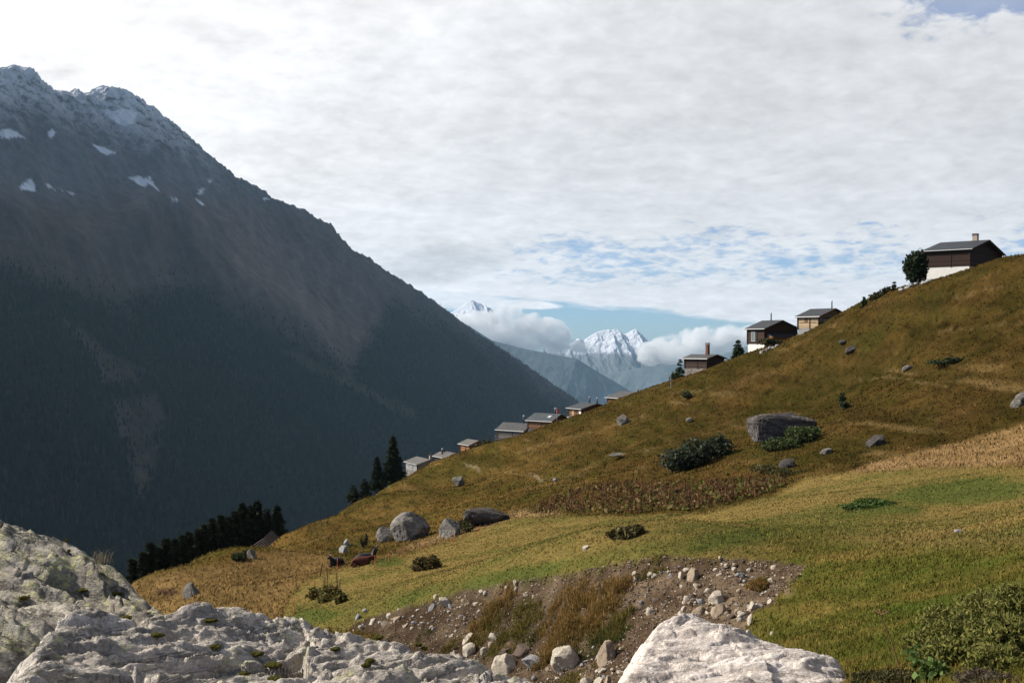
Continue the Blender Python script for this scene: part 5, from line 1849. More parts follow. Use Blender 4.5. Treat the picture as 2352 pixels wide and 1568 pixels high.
def flag():
    x, y, z = P(1279, 955, 226)
    r = empty('flag', (x, y, z - 1.4))
    b = MB()
    b.tube((0, 0, 0), (0, 0, 2.9), 0.03)
    b.build('flagpole', M_TRIM, r)
    nx, nz = 8, 10
    V = [(i * 0.05 + 0.02 + 0.05 * math.sin(j * .7), 0.12 * math.sin(i * 1.3 + j * .3), 2.8 - j * 0.11) for j in range(nz) for i in range(nx)]
    mesh_obj('cloth', V, grid_faces(nz, nx), M_RED, r)
    tag(r, 'red flag hanging limp beside the flue of the slate roofed hut', 'flag')


flag()


def pole():
    x, y, z = on_ground(1541, 884)
    b = MB()
    b.tube((0, 0, -0.3), (0, 0, 2.4), 0.05, 0.035)
    o = b.build('pole', M_GREYST)
    o.location = (x, y, z)
    tag(o, 'thin bare pole on the crest left of the stone based hut', 'pole')


pole()


def stone_wall(u0, v0, u1, v1, Y0, Y1, h, n, label, seed):
    """dry stone wall: one thing"""
    r = np.random.default_rng(seed)
    mb_v, mb_f, off = [], [], 0
    me = rock_mesh('tmp', seed, 3, 6, 0.12)
    V0 = np.array([q.co[:] for q in me.vertices])
    F0 = np.array([list(f.vertices) for f in me.polygons])
    bpy.data.meshes.remove(me)
    a, b = np.array(P(u0, v0, Y0)), np.array(P(u1, v1, Y1))
    for i in range(n):
        t = r.random()
        c = lerp(a, b, t) + [0, r.uniform(-.3, .3), -h * r.random()]
        s = r.uniform(0.18, 0.42)
        an = r.uniform(0, 6.28)
        W = V0 * [s * 1.3, s, s * 0.7]
        W = np.stack([W[:, 0] * math.cos(an) - W[:, 1] * math.sin(an), W[:, 0] * math.sin(an) + W[:, 1] * math.cos(an), W[:, 2]], 1)
        mb_v.append(W + c)
        mb_f.append(F0 + off)
        off += len(V0)
    o = mesh_obj('stone_wall', np.concatenate(mb_v), np.concatenate(mb_f), M_GREYST)
    tag(o, label, 'wall')


stone_wall(2062, 662, 2150, 636, 163, 159, 1.2, 70, 'rough pale stone wall in front of the topmost chalet and its round tree', 4)
stone_wall(1748, 806, 1790, 790, 183, 182, 0.9, 34, 'short rough stone wall under the orange porch of the white footed chalet', 5)
stone_wall(1208, 1003, 1238, 988, 226, 224, 0.8, 22, 'heap of pale stones walled up beside the hut with the veranda', 6)


# ------------------------------------------------------------------ trees and bushes
def cards(n, pos, size, r, elong=1.0, up=0.0, dirs=None):
    """n leaf-like triangles pairs (rhombs); returns V (n*4,3), F (n*2... quads)"""
    d = r.normal(size=(n, 3)) if dirs is None else dirs + 0.35 * r.normal(size=(n, 3))
    d[:, 2] += up
    d /= np.linalg.norm(d, axis=1)[:, None] + 1e-9
    w = np.cross(d, r.normal(size=(n, 3)))
    w /= np.linalg.norm(w, axis=1)[:, None] + 1e-9
    s = np.asarray(size)[:, None] if np.ndim(size) else size
    a = pos - d * s * elong * 0.5
    b = pos + w * s * 0.5
    c = pos + d * s * elong * 0.5
    e = pos - w * s * 0.5
    V = np.stack([a, b, c, e], 1).reshape(-1, 3)
    F = np.arange(n * 4).reshape(n, 4)
    return V, F


def conifer(label, u, vtop, Y, width_px, seed, dens=1.0, tint=(0.018, 0.026, 0.010), slim=1.0, group=None, base_v=None, sparse=False):
    r = np.random.default_rng(seed)
    x, y, zt = P(u, vtop, Y)
    zb = float(ground_z(np.array([x]), np.array([y]))[0]) if base_v is None else P(u, base_v, Y)[2]
    h = max(zt - zb, 1.5)
    rad = width_px / FPX * Y / 2
    root = empty('conifer', (x, y, zb))
    tag(root, label, 'tree', group)
    mb = MB()
    mb.tube((0, 0, -0.6), (0, 0, h * 0.55), 0.02 * h + .05, 0.012 * h + .02, 8)
    mb.tube((0, 0, h * 0.55), (0, 0, h * 0.97), 0.012 * h + .02, 0.012, 8)
    pos, dirs, sz = [], [], []
    nw = int(max(9, h * 2.2))
    for i in range(nw):
        t = (i + r.uniform(-.3, .3)) / nw
        t = min(max(t, 0.02), 0.99)
        z = h * (0.06 + 0.94 * t)
        prof = (1 - t) ** 0.95 * (0.55 + 0.45 * min(1, t * 5 + .4)) + 0.03
        nb = int(5 + 4 * (1 - t)) if not sparse else 4
        a0 = r.uniform(0, 6.28)
        for k in range(nb):
            an = a0 + 6.28 * k / nb + r.uniform(-.35, .35)
            ln = rad * prof * r.uniform(0.65, 1.18) * (1 if not sparse else r.uniform(.5, 1.2))
            droop = -0.10 - 0.30 * (1 - t) + r.uniform(-.1, .1)
            e = Vector((math.cos(an) * ln, math.sin(an) * ln, ln * droop + 0.0))
            mb.tube((0, 0, z), (e.x, e.y, z + e.z), 0.018 + 0.010 * ln, 0.008, 4)
            m_ = int((10 + 34 * ln / max(rad, .1)) * dens * (1.0 if not sparse else .8))
            q = r.random(m_) ** 0.6
            spread = 0.16 * ln + 0.06
            pp = np.stack([q * e.x, q * e.y, z + q * e.z + 0.06 * np.sin(q * 3) * ln], 1) + r.normal(size=(m_, 3)) * [spread, spread, spread * 0.55] * 0.75
            pos.append(pp)
            dd = np.repeat(np.array([[math.cos(an), math.sin(an), -0.25]]), m_, 0)
            dirs.append(dd)
            sz.append(np.full(m_, 0.16 + 0.028 * h) * r.uniform(0.6, 1.25, m_) * slim)
    mb.build('trunk', M_BARK, root)
    pos, dirs, sz = np.concatenate(pos), np.concatenate(dirs), np.concatenate(sz)
    V, F = cards(len(pos), pos, sz, r, 1.9, 0.1, dirs)
    cc = np.array(tint) * r.uniform(0.55, 1.6, (len(pos), 1)) * [1, 1, 1]
    mesh_obj('crown', V, F, M_NEEDLE, root, cols=np.repeat(cc, 4, 0), smooth_sh=False)
    return root


GRP = 'dark conifers at the foot of the knoll'
for i, (u, v, Y, w, lb) in enumerate([
    (306, 1277, 118, 34, 'leftmost low dark conifer just above the lichened rock'),
    (346, 1243, 122, 44, 'broad dark conifer second from the left above the lichened rock'),
    (382, 1233, 126, 46, 'rounded dark conifer third from the left in the lower clump'),
    (420, 1226, 130, 40, 'narrow dark conifer in the left middle of the lower clump'),
    (434, 1217, 134, 36, 'pointed dark conifer close behind the narrow one in the lower clump'),
    (458, 1208, 136, 44, 'bushy dark conifer in the middle of the lower clump'),
    (487, 1188, 140, 44, 'dark conifer in the middle that starts the taller half of the clump'),
    (507, 1181, 142, 42, 'dark conifer with twin neighbour in the taller half of the clump'),
    (524, 1182, 144, 40, 'pointed dark conifer left of the two tallest ones'),
    (557, 1152, 148, 54, 'second tallest broad dark conifer left of the snow fence'),
    (591, 1145, 150, 58, 'tallest broad dark conifer right behind the snow fence'),
    (330, 1262, 121, 32, 'low dark conifer between the leftmost and the broad one'),
    (364, 1250, 125, 34, 'short dark conifer tucked between the broad and the rounded one'),
    (402, 1236, 128, 34, 'short dark conifer between the rounded and the narrow one'),
    (472, 1200, 138, 38, 'dark conifer filling the gap left of the taller half'),
    (540, 1172, 146, 40, 'dark conifer wedged left of the second tallest one'),
    (575, 1158, 150, 40, 'dark conifer between the two tallest ones'),
    (612, 1165, 152, 40, 'dark conifer squeezed between the tallest one and the last one'),
    (637, 1156, 156, 46, 'last dark conifer on the right of the lower clump at the slope edge')]):
    conifer(lb, u, v, Y, w * 1.28, 300 + i, 2.0, group=GRP, tint=(0.020, 0.027, 0.010))
conifer('tall dense dark spruce left of the lowest pale walled hut', 903, 998, 222, 50, 330, 1.6, tint=(0.022, 0.030, 0.010), base_v=1112)
conifer('shorter dark spruce leaning on the tall one beside the lowest hut', 866, 1046, 222, 36, 331, 1.4, tint=(0.020, 0.027, 0.010), base_v=1125)
conifer('low dark spruce at the lower end of the trees beside the lowest hut', 838, 1096, 205, 34, 332, 1.3, tint=(0.020, 0.027, 0.010), base_v=1142)
conifer('small dark spruce lowest on the crest edge below the huts', 812, 1112, 192, 30, 333, 1.3, tint=(0.020, 0.027, 0.010), base_v=1150)
conifer('small green spruce standing left of the white footed chalet', 1695, 778, 190, 32, 334, 1.3, tint=(0.034, 0.044, 0.016), base_v=822)
conifer('straggly larch behind the left wall of the stone based hut', 1562, 822, 206, 38, 335, 0.7, tint=(0.030, 0.038, 0.014), base_v=874, sparse=True)
conifer('pointed sapling in the bushes below the topmost chalet', 2054, 646, 166, 16, 336, 0.9, tint=(0.035, 0.035, 0.014), base_v=688)
conifer('thin sapling left of the pointed one below the topmost chalet', 2030, 662, 167, 12, 337, 0.7, tint=(0.035, 0.035, 0.014), base_v=690)
conifer('crooked little tree lowest on the skyline below the topmost chalet', 1985, 680, 170, 24, 338, 0.6, tint=(0.030, 0.040, 0.014), base_v=708, sparse=True)


def bush(name, label, lumps, Y, n, leaf, seed, cols, cat='bush', stems=True, elong=1.6, up=0.4, group=None, mat=None, base=None, stem_c=None):
    """leafy bush: lumps (u, v, half width px, half height px) filled with single leaves on stems"""
    r = np.random.default_rng(seed)
    mat = mat or M_LEAF
    cu = np.mean([l[0] for l in lumps])
    vb = max(l[1] + l[3] for l in lumps)
    if base is None:
        bx, by, bz = P(cu, vb, Y) if Y is not None else tuple(ray_ground(cu, vb - 3, 5.0)[0])
        bz = min(bz, float(ground_z(np.array([bx]), np.array([by]))[0]) + 0.1)
    else:
        bx, by, bz = base
    root = empty(name, (bx, by, bz))
    tag(root, label, cat, group)
    area = np.array([l[2] * l[3] for l in lumps], float)
    pos, lift = [], []
    st = MB()
    for l, a in zip(lumps, area / area.sum()):
        if Y is None:
            Yl = ray_ground(l[0], l[1] + l[3] * 0.85, 5.0)[0][1]
        else:
            Yl = Y
        x, y, z = P(l[0], l[1], Yl)
        rx, rz = l[2] / FPX * Yl, l[3] / FPX * Yl
        m_ = int(n * a)
        d = r.normal(size=(m_, 3))
        d /= np.linalg.norm(d, axis=1)[:, None]
        rr = r.random(m_) ** 0.42
        nz = 1 + 0.60 * fbm(d[:, 0] * 2.6 + seed, d[:, 1] * 2.6, d[:, 2] * 2.6 + l[0], 3)
        q = d * (rr * nz)[:, None] * [rx, rx * 0.9, rz]
        # gather leaves into sprays so that gaps show
        key = np.floor(q / (0.22 * max(rx, rz)))
        hsh = np.sin(key @ [12.9, 78.2, 37.7] + seed) * 43758.5
        ok = (hsh - np.floor(hsh)) < 0.70
        q = q[ok]
        pos.append(q + [x - bx, y - by, z - bz])
        lift.append(np.clip(q[:, 2] / rz * 0.5 + 0.5, 0, 1))
        if stems:
            for k in range(7):
                e = Vector((x - bx + r.uniform(-.7, .7) * rx, y - by + r.uniform(-.6, .6) * rx, z - bz + r.uniform(0.0, .85) * rz))
                b0 = Vector((x - bx + r.uniform(-.25, .25) * rx, y - by, min(0, z - bz - rz) - 0.05))
                mdl = (b0 + e) / 2 + Vector((r.uniform(-.1, .1) * rx, 0, 0))
                th = 0.006 + 0.010 * rz
                st.tube(b0, mdl, th, th * .7, 5)
                st.tube(mdl, e, th * .7, th * .3, 5)
    pos = np.concatenate(pos)
    lift = np.concatenate(lift)
    m_ = len(pos)
    V, F = cards(m_, pos, leaf * r.uniform(0.6, 1.3, m_), r, elong, up)
    ci = r.integers(0, len(cols), m_)
    cc = np.array(cols)[ci] * r.uniform(0.6, 1.6, (m_, 1))
    mesh_obj('foliage', V, F, mat, root, cols=np.repeat(cc, 4, 0), smooth_sh=False)
    if stems:
        st.build('stems', M_BARK, root)
    return root


DKG = [(0.034, 0.046, 0.016), (0.044, 0.060, 0.020), (0.056, 0.062, 0.026)]
bush('round_tree', 'dense dark rounded conifer at the left end of the topmost chalet', [(2104, 612, 27, 34), (2098, 622, 22, 24), (2112, 598, 15, 22), (2092, 600, 9, 16)], 163, 5200, 0.30, 401, [(0.016, 0.026, 0.009), (0.026, 0.036, 0.012)], 'tree', up=0.9, mat=M_NEEDLE)
bush('bush', 'wide dark grey green bush on the hillside left of the big dark boulder', [(1556, 1056, 38, 26), (1596, 1038, 36, 30), (1576, 1050, 40, 26)], None, 6500, 0.22, 402, [(0.044, 0.058, 0.030), (0.070, 0.082, 0.046), (0.034, 0.042, 0.018)])
bush('bush', 'smaller dark bush joined to the right of the wide grey green one', [(1650, 1024, 34, 24), (1630, 1032, 24, 20)], None, 3200, 0.22, 403, [(0.038, 0.050, 0.024), (0.058, 0.070, 0.036)])
bush('bush', 'bright green juniper growing over the foot of the big dark boulder', [(1838, 998, 40, 20), (1800, 1018, 44, 14), (1868, 992, 22, 13), (1770, 1026, 24, 9)], None, 5200, 0.18, 404, [(0.055, 0.080, 0.020), (0.075, 0.095, 0.025), (0.040, 0.055, 0.016)])
bush('bush', 'yellow green and rust bush on the meadow beside the orange posts', [(725, 1364, 22, 15), (758, 1362, 28, 17), (782, 1374, 16, 12), (748, 1374, 24, 10)], None, 4600, 0.11, 405, [(0.10, 0.105, 0.018), (0.16, 0.13, 0.025), (0.055, 0.062, 0.014), (0.15, 0.07, 0.025)])
bush('bush', 'brown and green dwarf bush with dry seed stalks in the middle of the meadow', [(972, 1294, 22, 16), (992, 1292, 18, 16), (958, 1302, 14, 9)], None, 3600, 0.13, 406, [(0.085, 0.068, 0.022), (0.14, 0.095, 0.035), (0.062, 0.060, 0.017), (0.19, 0.115, 0.048)])
bush('bush', 'low dark heathery bush alone on the straw coloured meadow', [(1440, 1222, 32, 10), (1418, 1227, 22, 7), (1462, 1217, 18, 9)], None, 3600, 0.12, 407, [(0.075, 0.062, 0.020), (0.11, 0.088, 0.026), (0.085, 0.062, 0.024)])
bush('bush', 'olive bush under the pointed sapling on the skyline', [(2040, 674, 20, 14), (2015, 684, 20, 12)], 168, 1900, 0.30, 408, [(0.060, 0.050, 0.014), (0.050, 0.048, 0.014)])
bush('bush', 'dark green shrub before the orange porch of the white footed chalet', [(1762, 784, 18, 8), (1785, 788, 16, 8)], 184, 1300, 0.28, 409, [(0.045, 0.050, 0.016), (0.070, 0.055, 0.02)])
bush('bush', 'small dark bush left of the stone base of the brown chimney hut', [(1553, 866, 14, 11)], 204, 700, 0.32, 410, DKG)
bush('bush', 'little round green shrub on the slope below the stone based hut', [(1577, 906, 11, 8)], None, 500, 0.28, 411, DKG)
bush('bush', 'small upright green shrub above the big dark boulder', [(1934, 916, 8, 13), (1940, 930, 12, 8)], None, 600, 0.25, 412, DKG)
bush('bush', 'low green shrub on the upper right slope below a faint path', [(2165, 832, 34, 5), (2190, 826, 24, 5)], None, 900, 0.26, 413, DKG)
bush('bush', 'green shrub growing on the crest left of the weathered veranda hut', [(1120, 1018, 14, 8), (1098, 1026, 12, 7)], 214, 700, 0.34, 414, [(0.055, 0.070, 0.018), (0.045, 0.050, 0.016)])
bush('bush', 'dark green shrub patch under the orange timber hut', [(1078, 1052, 16, 9)], 211, 700, 0.34, 415, DKG)
bush('bush', 'grey green bush behind the boulders at the foot of the snow fence', [(548, 1278, 16, 9), (565, 1272, 10, 8)], None, 900, 0.2, 416, DKG)
bush('bush', 'twiggy dark shrub left of the low sunk boulder near the cows', [(834, 1246, 8, 10), (842, 1238, 5, 12)], None, 450, 0.14, 417, [(0.05, 0.045, 0.02), (0.03, 0.035, 0.014)])
bush('bush', 'green turf shrub growing on the knobbly grey boulder', [(1062, 1206, 22, 11), (1075, 1212, 14, 9)], None, 1300, 0.16, 418, [(0.075, 0.062, 0.018), (0.055, 0.060, 0.016)])
bush('bush', 'olive bilberry clump beside the mossy humped rock', [(1760, 1076, 40, 9), (1800, 1084, 36, 8)], None, 2200, 0.15, 419, [(0.075, 0.075, 0.018), (0.055, 0.055, 0.015), (0.10, 0.07, 0.02)])
bush('bush', 'bright green nettle patch on the mown meadow at the right', [(1975, 1164, 44, 7), (2025, 1156, 40, 6), (2000, 1150, 34, 5)], None, 3200, 0.10, 420, [(0.060, 0.100, 0.020), (0.080, 0.125, 0.025), (0.045, 0.075, 0.016)])
WL = [(0.150, 0.150, 0.034), (0.110, 0.120, 0.026), (0.190, 0.170, 0.048), (0.085, 0.088, 0.020)]
bush('willow_bush', 'large leafy willow bush filling the bottom right corner', [(2265, 1405, 80, 46), (2170, 1430, 60, 40), (2335, 1395, 60, 56), (2215, 1460, 80, 44), (2320, 1470, 80, 54), (2120, 1480, 46, 34), (2180, 1500, 60, 34), (2290, 1520, 70, 34)], None, 42000, 0.021, 421, WL, elong=3.4, up=0.6, mat=M_WILLOW)
bush('willow_bush', 'brown twiggy shrub low in the bottom right between white slab and willow', [(2005, 1560, 50, 18), (2060, 1556, 46, 20), (2100, 1562, 40, 18)], None, 9000, 0.016, 422, [(0.060, 0.050, 0.018), (0.085, 0.070, 0.025), (0.045, 0.055, 0.015)], elong=2.0)
bush('leafy_plant', 'broad leaved light green plant under the willow at the bottom edge', [(2120, 1510, 36, 34), (2145, 1545, 40, 30)], None, 520, 0.055, 423, [(0.10, 0.15, 0.035), (0.075, 0.115, 0.025)], 'plant', elong=1.5)
bush('willow_bush', 'dry grey twiggy shrub at the bottom edge in front of the willow', [(2250, 1560, 60, 20), (2300, 1562, 44, 16)], None, 2600, 0.016, 424, [(0.11, 0.075, 0.05), (0.08, 0.065, 0.04)], elong=2.4)


def stem_umbel():
    x, y, z = P(2068, 1530, 12.2)
    z = float(ground_z(np.array([x]), np.array([y]))[0])
    b = MB()
    zt = (CV - 1412) / FPX * 12.2 - z
    b.tube((0, 0, 0), (-0.10, 0, zt * .55), 0.010, 0.008, 6)
    b.tube((-0.10, 0, zt * .55), (-0.22, 0, zt), 0.008, 0.005, 6)
    for k in range(9):
        a = k * .7
        b.tube((-0.22, 0, zt), (-0.22 + .09 * math.cos(a), .09 * math.sin(a), zt + .05), 0.003, 0.006, 4)
    o = b.build('dry_plant', plain('dry_stem', (0.20, 0.12, 0.06), 0.9, 0.1))
    o.location = (x, y, z)
    tag(o, 'single dry umbel stalk rising left of the willow bush', 'plant')


stem_umbel()


# ------------------------------------------------------------------ grass
def blades(pts, h, w, r, lean=0.35, cols=None, droop=0.25, wind=(0.3, 0.0)):
    """thin bent blades of two segments; pts (n,3)"""
    n = len(pts)
    a = r.uniform(0, 6.28, n)
    b = r.uniform(0, 6.28, n)
    sx, sy = np.cos(a), np.sin(a)
    lx = np.cos(b) * lean * h * r.random(n) + wind[0] * h * 0.5
    ly = np.sin(b) * lean * h * r.random(n) + wind[1] * h * 0.5
    V = np.empty((n, 5, 3))
    V[:, 0] = pts + np.stack([-sx * w, -sy * w, -0.03 * h], 1)
    V[:, 1] = pts + np.stack([sx * w, sy * w, -0.03 * h], 1)
    mid = pts + np.stack([lx * .35, ly * .35, h * .6], 1)
    V[:, 2] = mid + np.stack([sx * w * .75, sy * w * .75, 0 * w], 1)
    V[:, 3] = mid - np.stack([sx * w * .75, sy * w * .75, 0 * w], 1)
    V[:, 4] = pts + np.stack([lx, ly, h * (1 - droop * r.random(n))], 1)
    i = np.arange(n)[:, None] * 5
    Q = i + np.array([0, 1, 2, 3])
    T = i + np.array([3, 2, 4])
    return V.reshape(-1, 3), [Q, T], np.repeat(cols, 5, 0)


def scatter_grass():
    r = np.random.default_rng(77)
    N = 560000
    ang = r.uniform(R(-27), R(30), N)
    d = np.exp(r.uniform(math.log(6.0), math.log(250.0), N))
    x, y = d * np.sin(ang), d * np.cos(ang)
    z = ground_z(x, y)
    col, gul, mead, dry, knoll = turf_colour(x, y, z)
    u, v = project_ground(x, y, z)
    keep = (v < 1660) & (r.random(N) > gul * 0.985)
    clump = fbm(x * 0.5, y * 0.5, 60.0, 3) + 0.6 * fbm(x * 2.2, y * 2.2, 61.0, 2)
    keep &= r.random(N) < 0.45 + 0.9 * smooth(-0.5, 0.5, clump)
    x, y, z, d, col, mead, dry, knoll, clump, u, v, gul = [q[keep] for q in (x, y, z, d, col, mead, dry, knoll, clump, u, v, gul)]
    n = len(x)
    mown = mead * (1 - smooth(1640, 1860, u) * smooth(1190, 1300, v))
    low = mead - mown
    h = lerp(0.20, 0.06, mown) * (1 + 0.3 * low * 0)
    h = np.where(low > 0.4, 0.075, h)
    h = lerp(h, 0.26, dry * 0.8)
    h = lerp(h, 0.20, knoll)
    h = h * r.uniform(0.5, 1.5, n) * (1 + 0.35 * clump)
    h = np.maximum(h, 0.0008 * d)
    w = np.clip(0.00042 * d, 0.004, 0.09) * r.uniform(0.6, 1.4, n)
    k = r.uniform(0.82, 1.25, (n, 1)) * (1 + 0.25 * clump[:, None])
    straw = (r.random(n) < 0.16)[:, None]
    c = np.where(straw, col * 1.5 + np.array([0.035, 0.022, 0.006]), col) * k
    pts = np.stack([x, y, z], 1)
    m1 = mead > 0.5
    for nm, sel, lb in (('meadow_grass', m1, 'short grass of the meadow'), ('hillside_grass', ~m1, 'rough brown grass of the hillside')):
        V, F, cc = blades(pts[sel], h[sel], w[sel], r, 1.3, c[sel], 0.5)
        o = mesh_obj(nm, V, F, M_GRASS, cols=np.clip(cc, 0.004, .9), smooth_sh=False)
        tag(o, lb, 'grass', kind='stuff')


scatter_grass()


def docks():
    """strip of red-brown dock stalks and dying leaves between meadow and hill: nobody could count them"""
    r = np.random.default_rng(31)
    poly = [(1215, 1174), (1260, 1145), (1300, 1122), (1400, 1112), (1560, 1104), (1700, 1106), (1800, 1100), (1792, 1124), (1700, 1150), (1600, 1172), (1450, 1180), (1300, 1180)]
    N = 7000
    us, vs = r.uniform(1200, 1810, N), r.uniform(1095, 1185, N)
    dn = fbm(us / 60, vs / 25, 3.0, 3)
    ok = (poly_sd(us, vs, poly) > 0) & (r.random(N) < 0.12 + 0.8 * smooth(-0.2, 0.45, dn))
    us, vs = us[ok], vs[ok]
    Q = ray_ground(us, vs, 50, 180)
    g = np.isfinite(Q[:, 0])
    Q, us = Q[g], us[g]
    z = ground_z(Q[:, 0], Q[:, 1])
    pts = np.stack([Q[:, 0], Q[:, 1], z], 1)
    n = len(pts)
    dens = 1 - 0.6 * smooth(1520, 1620, us)
    h = r.uniform(0.35, 1.05, n)
    red = lerp(np.array([0.085, 0.040, 0.024]), np.array([0.20, 0.105, 0.050]), r.random((n, 1)))
    V, F, cc = blades(pts, h, np.full(n, 0.045), r, 0.15, red, 0.1, (0.05, 0))
    # leaves low down
    m_ = n * 3
    k = r.integers(0, n, m_)
    lp = pts[k] + np.stack([r.normal(size=m_) * .3, r.normal(size=m_) * .3, np.abs(r.normal(size=m_)) * .22 + .06], 1)
    V2, F2 = cards(m_, lp, r.uniform(.14, .30, m_), r, 1.7, 0.3)
    pal = np.array([(0.07, 0.075, 0.02), (0.16, 0.10, 0.04), (0.10, 0.045, 0.025), (0.11, 0.12, 0.03), (0.20, 0.15, 0.07)])
    c2 = np.repeat(pal[r.integers(0, 5, m_)] * r.uniform(.7, 1.3, (m_, 1)), 4, 0)
    # seed heads along the upper half of the stalks
    s_ = n * 4
    k = r.integers(0, n, s_)
    sp = pts[k] + np.stack([r.normal(size=s_) * .03, r.normal(size=s_) * .03, h[k] * r.uniform(.5, 1.0, s_)], 1)
    V3, F3 = cards(s_, sp, r.uniform(.06, .11, s_), r, 1.3, 0.5)
    c3 = np.repeat(red[k] * r.uniform(.8, 1.3, (s_, 1)), 4, 0)
    o = mesh_obj('dock_plants', np.concatenate([V, V2, V3]), [F[0], F[1], F2 + len(V), F3 + len(V) + len(V2)], M_GRASS, cols=np.concatenate([cc, c2, c3]), smooth_sh=False)
    tag(o, 'strip of rusty dock stalks along the foot of the hill', 'plants', kind='stuff')


docks()


def grass_clump(label, u, v, wpx, hpx, seed, n, pal, group='grass clumps in the gully'):
    r = np.random.default_rng(seed)
    x, y, z = on_ground(u, v)
    rad = wpx / FPX * y / 2
    hh = hpx / FPX * y
    a, q = r.uniform(0, 6.28, n), np.sqrt(r.random(n))
    q = q * (1 + 0.35 * fbm(np.cos(a) * 1.5, np.sin(a) * 1.5, seed * 1.7, 3))
    px, py = x + np.cos(a) * q * rad * 1.15, y + np.sin(a) * q * rad * 1.0
    keep = r.random(n) < 0.08 + 1.0 * smooth(-.25, .35, fbm(px * 2.2, py * 2.2, 3.0, 3))
    px, py, q = px[keep], py[keep], q[keep]
    m_ = len(px)
    pz = ground_z(px, py)
    h = 0.42 * hh * r.uniform(0.35, 1.25, m_) * (1 - 0.35 * q)
    base = np.array(pal[0])
    tip = np.array(pal[1])
    k = r.random((m_, 1))
    c = lerp(base, tip, smooth(0.15, 0.75, k)) * r.uniform(.7, 1.4, (m_, 1))
    V, F, cc = blades(np.stack([px - x, py - y, pz - z], 1), h, np.full(m_, 0.0062) * r.uniform(.6, 1.5, m_), r, 1.2, c, 0.45, (0.10, 0))
    o = mesh_obj('grass_clump', V, F, M_GRASS, cols=cc, smooth_sh=False, loc=(x, y, z))
    # green herbs among the stalks
    tag(o, label, 'grass clump', group)
    return o


BRN = [(0.130, 0.095, 0.026), (0.30, 0.175, 0.065)]
GRN = [(0.070, 0.078, 0.018), (0.19, 0.135, 0.042)]
DGR = [(0.040, 0.054, 0.014), (0.095, 0.090, 0.026)]
for i, (u, v, w, h, n, pal, lb) in enumerate([
    (1300, 1400, 110, 80, 2600, BRN, 'tallest fox brown grass clump in the upper middle of the gully'),
    (1375, 1400, 120, 95, 3000, BRN, 'broad fox brown grass clump right of the tallest one'),
    (1340, 1440, 150, 75, 3000, BRN, 'wide brown grass clump below the two tallest ones'),
    (1420, 1440, 70, 80, 1500, GRN, 'olive grass clump on the right flank of the brown ones'),
    (1290, 1470, 90, 70, 1900, BRN, 'russet grass clump above the largest white boulder, left side'),
    (1365, 1478, 110, 55, 2000, DGR, 'dark green herb clump above the tall tan block'),
    (1310, 1482, 90, 50, 1500, DGR, 'dark green herb clump above the largest white boulder'),
    (1425, 1466, 50, 36, 700, DGR, 'small dark green clump at the right end of the grass'),
    (1140, 1400, 90, 72, 1700, BRN, 'brown tufted clump at the top of the left grass patch'),
    (1190, 1420, 70, 50, 1100, GRN, 'olive clump right of the brown tufted one'),
    (1120, 1445, 90, 70, 1600, GRN, 'green brown clump in the middle of the left grass patch'),
    (1190, 1455, 110, 60, 1800, GRN, 'olive clump in the low middle between the two grass patches'),
    (1095, 1455, 50, 70, 900, BRN, 'reddish clump at the left rim of the left grass patch'),
    (1165, 1482, 90, 50, 1400, GRN, 'dark olive clump above the cream split stone'),
    (1215, 1478, 60, 46, 900, DGR, 'dark green clump behind the rounded brown stone'),
    (1250, 1520, 55, 74, 1000, BRN, 'russet clump left of the largest white boulder'),
    (1310, 1566, 90, 36, 1200, GRN, 'green tuft under the largest white boulder'),
    (1036, 1492, 40, 38, 700, GRN, 'yellow green tuft at the rim of the front slab'),
    (972, 1465, 34, 26, 500, DGR, 'dark green tuft just behind the front slab'),
    (1738, 1352, 46, 50, 900, BRN, 'single brown grass clump on the right part of the bank'),
    (1752, 1340, 30, 34, 500, DGR, 'green tuft hugging the single brown clump on the right bank'),
    (1500, 1312, 60, 40, 900, GRN, 'olive tuft under the turf rim right of the tall grass'),
    (1480, 1322, 30, 26, 400, DGR, 'small green tuft left of the olive one under the turf rim'),
    (1440, 1350, 36, 60, 500, BRN, 'thin brown tuft at the right edge of the tall grass'),
    (1400, 1505, 36, 22, 400, DGR, 'tiny green tuft left of the tall tan block'),
    (1460, 1572, 40, 24, 400, GRN, 'green tuft at the bottom edge beside the white slab')]):
    grass_clump(lb, u, v, w, h, 500 + i, int(n * 1.5), pal)
def rock_tuft():
    r = np.random.default_rng(9)
    x, y, z = P(233, 1293, 10.05)
    n = 60
    pts = np.stack([r.normal(size=n) * .045, r.normal(size=n) * .03, r.normal(size=n) * .01], 1)
    V, F, cc = blades(pts, r.uniform(.05, .16, n), np.full(n, .0022), r, .9, np.full((n, 3), .30) * [1, .85, .55], .3, (0.2, 0))
    o = mesh_obj('grass_clump', V, F, M_GRASS, cols=cc, smooth_sh=False, loc=(x, y, z))
    tag(o, 'wispy dry tuft on the ridge of the lichened rock', 'grass clump')


rock_tuft()


# ------------------------------------------------------------------ fences
def fence_post(u, v0, v1, mat, label, Y=None, lean=0.0, rad=0.022, group=None):
    x, y, z = on_ground(u, v1)
    h = max((v1 - v0) / FPX * y, 0.5)
    b = MB()
    b.tube((0, 0, -0.2), (lean * h * .5, 0, h * .5), rad, rad * .95, 8)
    b.tube((lean * h * .5, 0, h * .5), (lean * h, 0, h), rad * .95, rad * .7, 8)
    b.tube((lean * h, 0, h), (lean * h, 0, h + rad), rad * 1.2, rad * .8, 8)
    for f in ((0.55, 0.8) if mat is not M_POSTW else ()):
        b.tube((lean * h * f - rad * 2.2, 0, h * f), (lean * h * f + rad * 2.2, 0, h * f), rad * .5, rad * .5, 6)
    o = b.build('fence_post', mat, smooth_sh=True)
    o.location = (x, y, z)
    tag(o, label, 'fence post', group)


